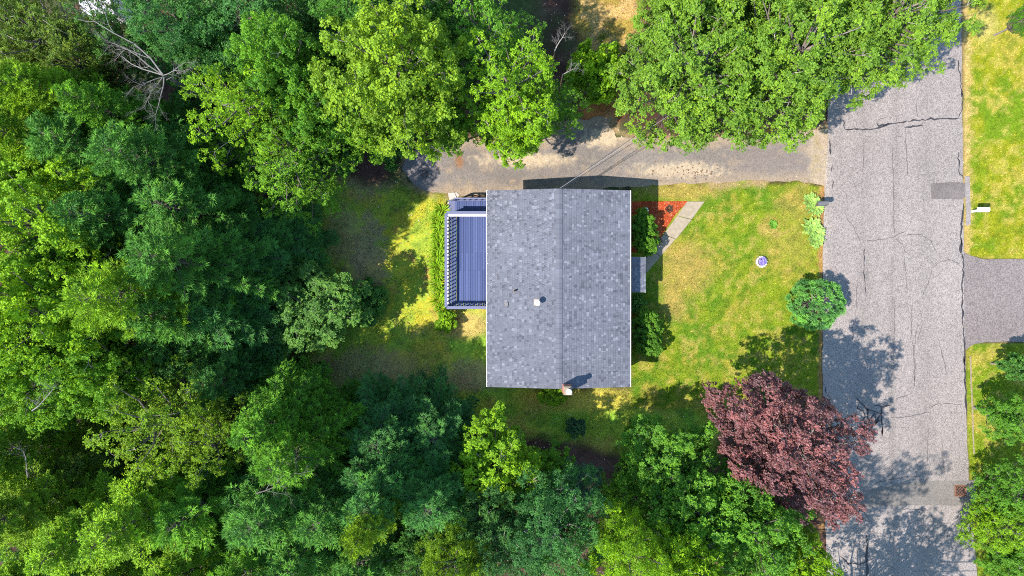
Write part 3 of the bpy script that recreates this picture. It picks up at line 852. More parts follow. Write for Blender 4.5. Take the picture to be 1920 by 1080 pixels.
# stone flags beside the steps, and a plank leaning along the wall
path = empty('stone_path', P(850, 378), 'irregular pale flagstones at the foot of the deck steps', 'path')
pof = -path.location
for poly in ([(840, 362), (852, 361), (856, 370), (843, 377)], [(856, 360), (862, 366), (858, 371), (853, 362)], [(839, 380), (846, 376), (848, 386), (841, 392)], [(833, 396), (841, 394), (846, 390), (848, 399), (838, 402)], [(848, 374), (853, 374), (852, 388), (848, 386)]):
    mb = MB(); mb.prism([(P(*p).x + pof.x, P(*p).y + pof.y) for p in poly][::-1], -.02, .035, random.uniform(0, .45)); mb.build('flagstone', M['stone'], path, bevel=.008)
mb = MB(); a = P(866, 371, .25); b = P(914, 366, .35); mb.bar(a, b, .06, .2)
mb.box((a.x + .1, a.y, .1), (.08, .06, .3)); mb.box((b.x - .1, b.y, .12), (.08, .06, .4))
tag(mb.build('plank_border', M['wood']), 'long dark plank lying between driveway and deck steps', 'plank')

# front walk of concrete slabs
walk = empty('front_walk', P(1262, 430), 'diagonal walk of pale concrete slabs from the lawn to the front door', 'walkway')
wof = -walk.location
for poly in ([(1288, 378), (1321, 378), (1297, 411), (1270, 404)], [(1269.4, 405), (1296.5, 412), (1267.5, 448), (1244.5, 439)],
             [(1244, 440), (1266, 448.5), (1238, 481), (1224, 467)], [(1223.5, 468), (1237.5, 482), (1212, 512), (1208, 488)]):
    mb = MB(); mb.prism([(P(*p).x + wof.x, P(*p).y + wof.y) for p in poly][::-1], -.03, .045); mb.build('slab', M['concrete'], walk, bevel=.01)

# ------------------------------------------------------------------ mailboxes
def mailbox(px, py, boxmat, label, postmat, ang=0.0):
    q = P(px, py, 0); m = empty('mailbox', q, label, 'mailbox', 'mailboxes along the road')
    m.rotation_euler.z = ang; m.scale = (1.2, 1.35, 1.0)
    mb = MB(); mb.box((0, 0, .5), (.1, .1, 1.0)); mb.build('post', postmat, m, bevel=.008)
    mb = MB(); n = 10; prof = [(-.11, 1.0), (.11, 1.0)] + [(.11 * math.cos(a), 1.12 + .11 * math.sin(a)) for a in np.linspace(0, math.pi, n)]
    vs = [(-.27, y, z) for y, z in prof] + [(.27, y, z) for y, z in prof]; k = len(prof)
    mb.add(vs, [tuple(range(k)), tuple(range(2 * k - 1, k - 1, -1))] + [(i, k + i, k + (i + 1) % k, (i + 1) % k) for i in range(k)])
    mb.build('box', boxmat, m)
    mb = MB(); s = 1 if px < 1700 else -1
    mb.box((s * .278, 0, 1.1), (.012, .19, .19)); mb.build('door', boxmat, m, bevel=.004)
    mb = MB(); mb.box((s * .1, -.122, 1.16), (.02, .012, .16)); mb.box((s * .1 + .03, -.122, 1.22), (.08, .012, .05)); mb.build('flag', M['rust'], m)
    return m
mailbox(1529, 385, mat_plain('dark_grey_paint', (.075, .075, .08), .5, .1, 8), 'dark grey mailbox on a post at the end of the front lawn', M['wood'], .06)
mailbox(1823, 396.5, M['white'], 'white mailbox on a post in the grass across the road', M['white'], .0)

# utility service drop from the gable to a pole hidden in the big maple
pole = empty('utility_pole', P(1500, 70), 'wooden utility pole standing inside the big maple crown by the road', 'utility pole')
mb = MB(); mb.tube([(0, 0, -.1), (0, 0, 8.6)], [.14, .1], 10); mb.build('pole', M['wood'], pole)
mb = MB(); mb.box((0, 0, 8.3), (1.6, .09, .11)); mb.build('crossarm', M['wood'], pole)
def wire(a, b, sag, r, mat):
    a = Vector(a); b = Vector(b); mb = MB(); n = 24
    mb.tube([a.lerp(b, i / n) + Vector((0, 0, -sag * 4 * (i / n) * (1 - i / n))) for i in range(n + 1)], r, 5)
    return mb.build('wire', mat)
g = (RX + .02, HY1 + .04, RZ - .12); pt = pole.location
tag(wire(g, (pt.x, pt.y, 8.25), .7, .011, M['grey']), 'pale thick overhead service cable from the house gable into the maple', 'cable')
tag(wire((g[0] - .05, g[1], g[2] - .1), (pt.x - .6, pt.y, 8.3), 1.0, .014, M['black']), 'thin black overhead wire sagging just above the pale service cable', 'cable')
tag(wire((g[0] + .1, g[1], g[2] - .15), (pt.x + .6, pt.y, 8.3), 1.1, .014, M['black']), 'thin black overhead wire sagging just below the pale service cable', 'cable')

# pale roof of a neighbour's shed glimpsed through the wood
shed = empty('shed', P(222, 24), 'small shed with a pale roof glimpsed between trees at the wood edge', 'shed')
mb = MB(); mb.box((0, 0, 1.1), (1.7, 1.5, 2.2)); mb.build('wall', M['siding'], shed)
mb = MB()
for s in (-1, 1):
    vs = [(-.95, s * .95, 2.15), (.95, s * .95, 2.15), (.95, 0, 2.7), (-.95, 0, 2.7), (-.95, s * .95, 2.22), (.95, s * .95, 2.22), (.95, 0, 2.77), (-.95, 0, 2.77)]
    mb.add(vs, [(3, 2, 1, 0), (4, 5, 6, 7), (0, 1, 5, 4), (1, 2, 6, 5), (2, 3, 7, 6), (3, 0, 4, 7)])
mb.build('roof', mat_plain('pale_roof', (.3, .29, .34), .7, .08, 6), shed)
mb = MB(); mb.box((0, -.76, .95), (.8, .04, 1.8)); mb.build('door', M['white'], shed)

# ------------------------------------------------------------------ vegetation: crown builders
def unit(v): return v / np.maximum(np.linalg.norm(v, axis=-1, keepdims=True), 1e-9)
def perp(a, r):
    t = r.normal(size=a.shape); t -= (t * a).sum(-1, keepdims=True) * a; return unit(t)

def leaves(r, P0, A, k, L, w=.42, tone=None, tilt=(-.35, .45), jit=.35):
    """rosettes: at each point P0 with axis A, k folded leaves radiate"""
    n = len(P0)
    u = perp(A, r); v = np.cross(A, u)
    ph = (np.arange(k)[None, :] * 2.4 + r.random((n, 1)) * 6.28 + r.normal(0, .35, (n, k)))[..., None]
    d = np.cos(ph) * u[:, None] + np.sin(ph) * v[:, None]
    t = r.uniform(*tilt, (n, k, 1))
    d = unit(d + A[:, None] * t)
    nm = unit(A[:, None] + r.normal(0, jit, (n, k, 3)) - d * (A[:, None] * d).sum(-1, keepdims=True))
    s = unit(np.cross(nm, d)); nm = np.cross(d, s)
    l = L * r.uniform(.45, 1.3, (n, k, 1))
    b = P0[:, None] + d * l * .12 + A[:, None] * r.normal(0, L * .35, (n, k, 1))
    up = nm * l * .09
    q = np.stack([b, b + d * l * .5 + s * l * w + up, b + d * l, b + d * l * .5 - s * l * w + up], 2)   # n,k,4,3
    V = q.reshape(-1, 3)
    i = np.arange(n * k)[:, None] * 4
    Fc = np.concatenate([i + np.array([[0, 1, 2]]), i + np.array([[0, 2, 3]])], 1).reshape(-1, 3)
    if tone is None: tone = np.full(n, .5)
    T = np.repeat(np.clip(tone[:, None] + r.normal(0, .14, (n, k)), 0, 1).ravel(), 4)
    return V, Fc, T

def cat(parts):
    V = []; Fc = []; T = []; b = 0
    for v, f, t in parts:
        V.append(v); Fc.append(f + b); T.append(t); b += len(v)
    return np.concatenate(V), np.concatenate(Fc), np.concatenate(T)

def broadleaf(seed, R=4.0, HT=12.0, base=4.0, nl=46, lr=(.2, .34), ns=8, nr=7, k=7, L=.15, w=.42, twigs=1.0, open_=0.0, inner=.6, limbs=True, flat=.75):
    """trunk, limbs and a crown made of lobes > sprays > rosettes of leaves. Returns (trunk mesh, crown mesh)"""
    r = np.random.default_rng(seed); rr = random.Random(seed)
    zc = base + (HT - base) * .42; rv = HT - zc
    az = r.random(8) * 6.28; am = r.uniform(.04, .16, 8)
    def outline(phi): return 1 + sum(am[i] * np.sin((i + 1) * phi + az[i]) for i in range(5)) * .8
    cen = []; rad = []; tries = 0
    while len(cen) < nl and tries < 4000:
        tries += 1
        phi = r.random() * 6.28; zz = r.uniform(-.75, 1.0)
        hr = math.sqrt(max(0, 1 - zz * zz)); q = r.uniform(.62, .9) if r.random() > .2 else r.uniform(.1, .6)
        lrad = r.uniform(*lr) * R
        o = outline(phi)
        p = np.array((math.cos(phi) * hr * R * q * o, math.sin(phi) * hr * R * q * o, zc + zz * rv * (q if zz > 0 else q * .8)))
        if all(np.linalg.norm((p - c) * (1, 1, 1.1)) > .62 * (lrad + b) * (1 if open_ == 0 else 1.15) for c, b in zip(cen, rad)):
            cen.append(p); rad.append(lrad)
    cen = np.array(cen); rad = np.array(rad)
    parts = []
    core = np.array((0, 0, zc - rv * .35))
    sub_pts = []
    for c, a in zip(cen, rad):
        out = unit(c - core)
        lobe_t = r.normal(.5, .10)
        d = unit(r.normal(size=(ns, 3)) + out * .55 + np.array((0, 0, .45)))
        sp = c + d * a * r.uniform(.55, .95, (ns, 1)) * np.array((1, 1, flat))
        sr = a * r.uniform(.3, .5, ns)
        for s, q, dd in zip(sp, sr, d):
            m = max(3, int(nr * (q / (.45 * a)) ** 2 * (a / (.27 * R)) ** 1.2))
            e = unit(r.normal(size=(m, 3)) + dd * .7 + np.array((0, 0, .35)))
            rp = s + e * q * (r.random((m, 1)) ** .4) * np.array((1, 1, flat))
            A = unit(e * .55 + np.array((0, 0, .8)) + r.normal(0, .25, (m, 3)))
            st = lobe_t + r.normal(0, .12)
            parts.append(leaves(r, rp, A, k, L, w, np.full(m, st) + r.normal(0, .05, m)))
            sub_pts.append((c, s))
    m = int(nl * ns * nr * inner * .3)          # sparse shaded leaves inside
    e = unit(r.normal(size=(m, 3))) * r.random((m, 1)) ** .5 * np.array((R * .7, R * .7, rv * .7)) + np.array((0, 0, zc))
    parts.append(leaves(r, e, unit(np.array((0, 0, 1.)) + r.normal(0, .3, (m, 3))), k, L, w, np.full(m, .4)))
    V, Fc, T = cat(parts)
    crown = fast_mesh('crown', V, Fc, tone=T)
    mb = MB(); lean = Vector((r.normal(0, .25), r.normal(0, .25), 0))
    top = zc + rv * .35; r0 = .045 * R + .03
    spine = [Vector((0, 0, -.15)), Vector((0, 0, .25)) + lean * .1, Vector((0, 0, base * .6)) + lean * .5, Vector((0, 0, base)) + lean * .8, Vector((0, 0, zc)) + lean, Vector((0, 0, top)) + lean * .8]
    mb.tube(spine, [r0 * 1.5, r0 * 1.1, r0 * .9, r0 * .8, r0 * .55, r0 * .2], 8, tone=.35)
    for c, a in zip(cen, rad):
        c = Vector(c); z0 = min(top - .2, max(base * .8, c.z - (Vector((c.x, c.y, 0)).length) * r.uniform(.5, .9)))
        s = Vector((0, 0, z0)) + lean * .9
        mid = s.lerp(c, .5) + Vector((r.normal(0, .15), r.normal(0, .15), -.1 * (c - s).length))
        mb.tube([s, mid, c], [r0 * .42, r0 * .24, r0 * .08], 5, tone=rr.uniform(0, .3))
    for c, s in sub_pts:
        if rr.random() < twigs * .25:
            c = Vector(c); s = Vector(s); s = c + (s - c) * 1.15
            mb.tube([c, c.lerp(s, .5) + Vector((0, 0, .06)), s], [r0 * .08, r0 * .055, r0 * .02], 3, tone=rr.uniform(.2, .8))
    trunk = mb.mesh('trunk'); trunk.materials.append(M['bark'])
    return trunk, crown

def tufts(r, P0, A, k, L, wd, spread, tone):
    """needle tufts: at each point k slim needles in a cone about the axis A"""
    n = len(P0)
    u = perp(A, r); v = np.cross(A, u)
    ph = r.random((n, k, 1)) * 6.28; sp = r.uniform(*spread, (n, k, 1))
    d = unit(A[:, None] + (np.cos(ph) * u[:, None] + np.sin(ph) * v[:, None]) * sp)
    s = unit(np.cross(d, r.normal(size=(n, k, 3)) * .5 + np.array((0, 0, 1.))))
    l = L * r.uniform(.7, 1.2, (n, k, 1))
    b = P0[:, None] + r.normal(0, L * .12, (n, k, 3))
    q = np.stack([b - s * wd * .5, b + s * wd * .5, b + d * l], 2)
    V = q.reshape(-1, 3); Fc = np.arange(len(V)).reshape(-1, 3)
    T = np.repeat(np.clip(tone[:, None] + r.normal(0, .12, (n, k)), 0, 1).ravel(), 3)
    return V, Fc, T

def conifer(seed, HT=14.0, base=2.5, Lmax=3.2, dz=.62, nb=(4, 6), lift=(-.05, .5), sub=.17, tuft=.16, k=7, L=.2, wd=.03, spread=(.25, .8), droop=.0, fan=.8, power=.62, bare=.3):
    r = np.random.default_rng(seed); rr = random.Random(seed)
    mb = MB(); pts = []; ax = []; tn = []
    lean = Vector((r.normal(0, .2), r.normal(0, .2), 0))
    def spine(z): return Vector((0, 0, z)) + lean * (z / HT) ** 2
    r0 = .008 * HT + .02
    mb.tube([spine(-.15 if i == 0 else HT * i / 8) for i in range(9)], [max(.012, r0 * (1 - i / 8.3)) for i in range(9)], 7, tone=.05)
    z = base; ph = r.random() * 6.28
    while z < HT - .15:
        t = (z - base) / (HT - base)
        for b in range(rr.randint(*nb)):
            ph += 2.4 + r.normal(0, .25)
            Lb = (Lmax * (1 - t) ** power + .25) * r.uniform(.62, 1.12)
            el = lift[0] + (lift[1] - lift[0]) * t + r.normal(0, .1)
            d = Vector((math.cos(ph) * math.cos(el), math.sin(ph) * math.cos(el), math.sin(el)))
            side = Vector((-math.sin(ph), math.cos(ph), 0))
            s = spine(z + r.normal(0, .1))
            n = 5; path = []
            bend = r.normal(0, .12)
            for i in range(n + 1):
                q = i / n
                path.append(s + d * Lb * q + Vector((0, 0, (.16 * q * q - droop * q * q) * Lb)) + side * bend * Lb * q * q)
            mb.tube(path, [max(.006, .016 * Lb * (1 - i / n * .85)) for i in range(n + 1)], 4, tone=rr.uniform(0, .2), cap=False)
            bt = r.normal(.5, .15)
            q = bare + r.random() * .05
            sgn = 1
            while q < 1.0:
                i = min(int(q * n), n - 1); f = q * n - i
                p = path[i].lerp(path[i + 1], f); td = (path[i + 1] - path[i]).normalized()
                sl = Lb * fan * .5 * (1.08 - q) ** .7 * r.uniform(.6, 1.1) + .08
                sd = (td * 1.0 + side * sgn * r.uniform(.55, .95) + Vector((0, 0, r.normal(.12 - droop * .6, .14)))).normalized()
                m = max(1, int(sl / tuft))
                for j in range(m):
                    g = (j + .6) / m
                    pts.append(p + sd * sl * g + Vector((0, 0, (.1 - droop * .5) * sl * g * g))); ax.append(sd + Vector((0, 0, .25 - droop * .5))); tn.append(bt + .10 * (g - .5))
                sgn = -sgn; q += sub / Lb * r.uniform(.6, 1.2)
            pts.append(path[-1]); ax.append(d); tn.append(bt + .1)
        z += dz * (1 - .35 * t) * r.uniform(.7, 1.2)
    pts.append(spine(HT)); ax.append(Vector((0, 0, 1))); tn.append(.6)
    V, Fc, T = tufts(r, np.array(pts), unit(np.array(ax)), k, L, wd, spread, np.array(tn))
    crown = fast_mesh('crown', V, Fc, tone=T)
    trunk = mb.mesh('trunk'); trunk.materials.append(M['bark'])
    return trunk, crown

def bare_wood(seed, start, direction, L, rad, depth=4, spread=.6, mat='dead', curl=.25, gravity=0.0):
    rr = random.Random(seed); mb = MB()
    def grow(p, d, l, r, dep):
        n = 4; pts = [p]; q = p; dd = d
        for i in range(n):
            dd = (dd + Vector((rr.gauss(0, curl), rr.gauss(0, curl), rr.gauss(0, curl) - gravity)) * .5).normalized()
            q = q + dd * l / n; pts.append(q)
        mb.tube(pts, [r * (1 - .6 * i / n) for i in range(n + 1)], 5 if dep > 2 else 4, tone=rr.random(), cap=False)
        if dep <= 0: return
        for i in range(1, n + 1):
            for _ in range(rr.choice((1, 1, 2)) if i < n else 2):
                a = Vector((rr.gauss(0, 1), rr.gauss(0, 1), rr.gauss(0, .6)))
                nd_ = (dd + (a - dd * a.dot(dd)).normalized() * spread * rr.uniform(.6, 1.5)).normalized()
                grow(pts[i], nd_, l * rr.uniform(.38, .68) * (1 - .08 * i), r * (1 - .6 * i / n) * .6, dep - 1)
    grow(Vector(start), Vector(direction).normalized(), L, rad, depth)
    return mb

# master crowns: (trunk mesh, crown mesh, nominal radius, nominal height, share of the height where the crown is widest)
K = {}
def master(key, pair, R, HT, zr, mat):
    pair[1].materials.append(M[mat]); K[key] = (*pair, R, HT, zr)
for i in range(2):
    master(f'maple{i}', broadleaf(100 + i, R=4, HT=12, base=3.5, nl=70, ns=10, nr=18, k=7, L=.128, lr=(.16, .28)), 4.0, 12, .73, 'leaf')
for i in range(2):
    master(f'open{i}', broadleaf(120 + i, R=4, HT=12, base=3.0, nl=66, lr=(.13, .23), ns=10, nr=12, k=7, L=.112, w=.32, open_=1, twigs=1.3, inner=.6), 4.0, 12, .73, 'leaf')
for i in range(1):
    master(f'oak{i}', broadleaf(140 + i, R=4, HT=12, base=3.5, nl=62, lr=(.16, .27), ns=10, nr=12, k=8, L=.175, w=.2), 4.0, 12, .73, 'leaf')
for i in range(2):
    master(f'dense{i}', broadleaf(160 + i, R=5, HT=10, base=2.2, nl=120, lr=(.12, .2), ns=11, nr=19, k=7, L=.108, w=.42, inner=.25, flat=.8), 5.0, 10, .58, 'leaf')
master('purple', broadleaf(180, R=4, HT=8.5, base=2, nl=84, lr=(.14, .25), ns=10, nr=17, k=7, L=.11, w=.42, inner=.4), 4.0, 8.5, .6, 'purple')
for i in range(2):
    master(f'pine{i}', conifer(200 + i, HT=14, Lmax=3.4, dz=.62, nb=(5, 7), L=.24, wd=.042, k=11, sub=.13, tuft=.13, spread=(.25, 1.0), bare=.25), 2.6, 14, .76, 'needle')
for i in range(2):
    master(f'hemlock{i}', conifer(220 + i, HT=14, Lmax=3.0, dz=.5, nb=(5, 7), L=.15, wd=.05, k=10, sub=.12, tuft=.11, spread=(.4, 1.2), droop=.2, lift=(.05, .75), fan=1.0, bare=.2), 2.4, 14, .76, 'needle')
for i in range(2):
    master(f'bush{i}', broadleaf(240 + i, R=1.2, HT=1.7, base=.25, nl=26, lr=(.24, .4), ns=8, nr=7, k=7, L=.13, w=.4), 1.2, 1.7, .5, 'leaf')
master('hedge', broadleaf(250, R=1.2, HT=1.4, base=.1, nl=40, lr=(.2, .32), ns=10, nr=9, k=7, L=.075, w=.42), 1.2, 1.4, .5, 'leaf')
master('sapling', broadleaf(260, R=1.8, HT=5, base=1.6, nl=26, lr=(.22, .36), ns=8, nr=7, k=7, L=.17, w=.4), 1.8, 5, .65, 'leaf')

def globe_conifer(seed, R=1.4, HT=2.2):
    """low rounded pine: whorls of upright candles over a dome"""
    r = np.random.default_rng(seed); mb = MB(); pts = []; ax = []; tn = []
    mb.tube([(0, 0, -.1), (0, 0, HT * .7)], [.09, .04], 7, tone=.3)
    for i in range(62):
        ph = i * 2.3999; z = 1 - (i + .5) / 62 * 1.2; hr = math.sqrt(max(.02, 1 - z * z)) * r.uniform(.8, 1.12)
        c = np.array((math.cos(ph) * hr * R, math.sin(ph) * hr * R, HT * .42 + z * HT * .5))
        o = unit(c - np.array((0, 0, HT * .2)))
        mb.tube([Vector((0, 0, HT * .35)), Vector(c * (.6, .6, .75)), Vector(c)], [.03, .02, .008], 4, tone=.3, cap=False)
        t0 = r.normal(.5, .16); q = r.uniform(.16, .3)
        for j in range(34):
            d = unit(o * .6 + r.normal(0, .7, 3) + np.array((0, 0, .45)))
            for g in (.5, 1.0):
                pts.append(c + d * g * q); ax.append(d); tn.append(t0 + (g - .75) * .2)
    V, Fc, T = tufts(r, np.array(pts), unit(np.array(ax)), 7, .12, .035, (.3, .9), np.array(tn))
    t = mb.mesh('trunk'); t.materials.append(M['bark'])
    return t, fast_mesh('crown', V, Fc, tone=T)
master('globe', globe_conifer(5), 1.4, 2.2, .5, 'needle')

TREES = []
def tree(kind, px, py, rpx, zt, col, label, name='tree', cat='tree', group=None, rz=None, el=1.0):
    kind = {'maple2': 'maple0', 'oak1': 'oak0', 'pine2': 'pine1'}.get(kind, kind)
    tm, cm, R0, H0, zr = K[kind]
    zc = zt * zr
    q = P(px, py, zc)
    R = rpx / F * (H - zc)
    t = empty(name, (q.x, q.y, 0), label, cat, group)
    s = R / R0
    t.scale = (s * el, s / el, zt / H0)
    t.rotation_euler.z = random.random() * 6.283 if rz is None else rz
    link('trunk', tm, t)
    c = link('crown', cm, t)
    c.color = (*col, 1)
    TREES.append((px, py, rpx))
    return t

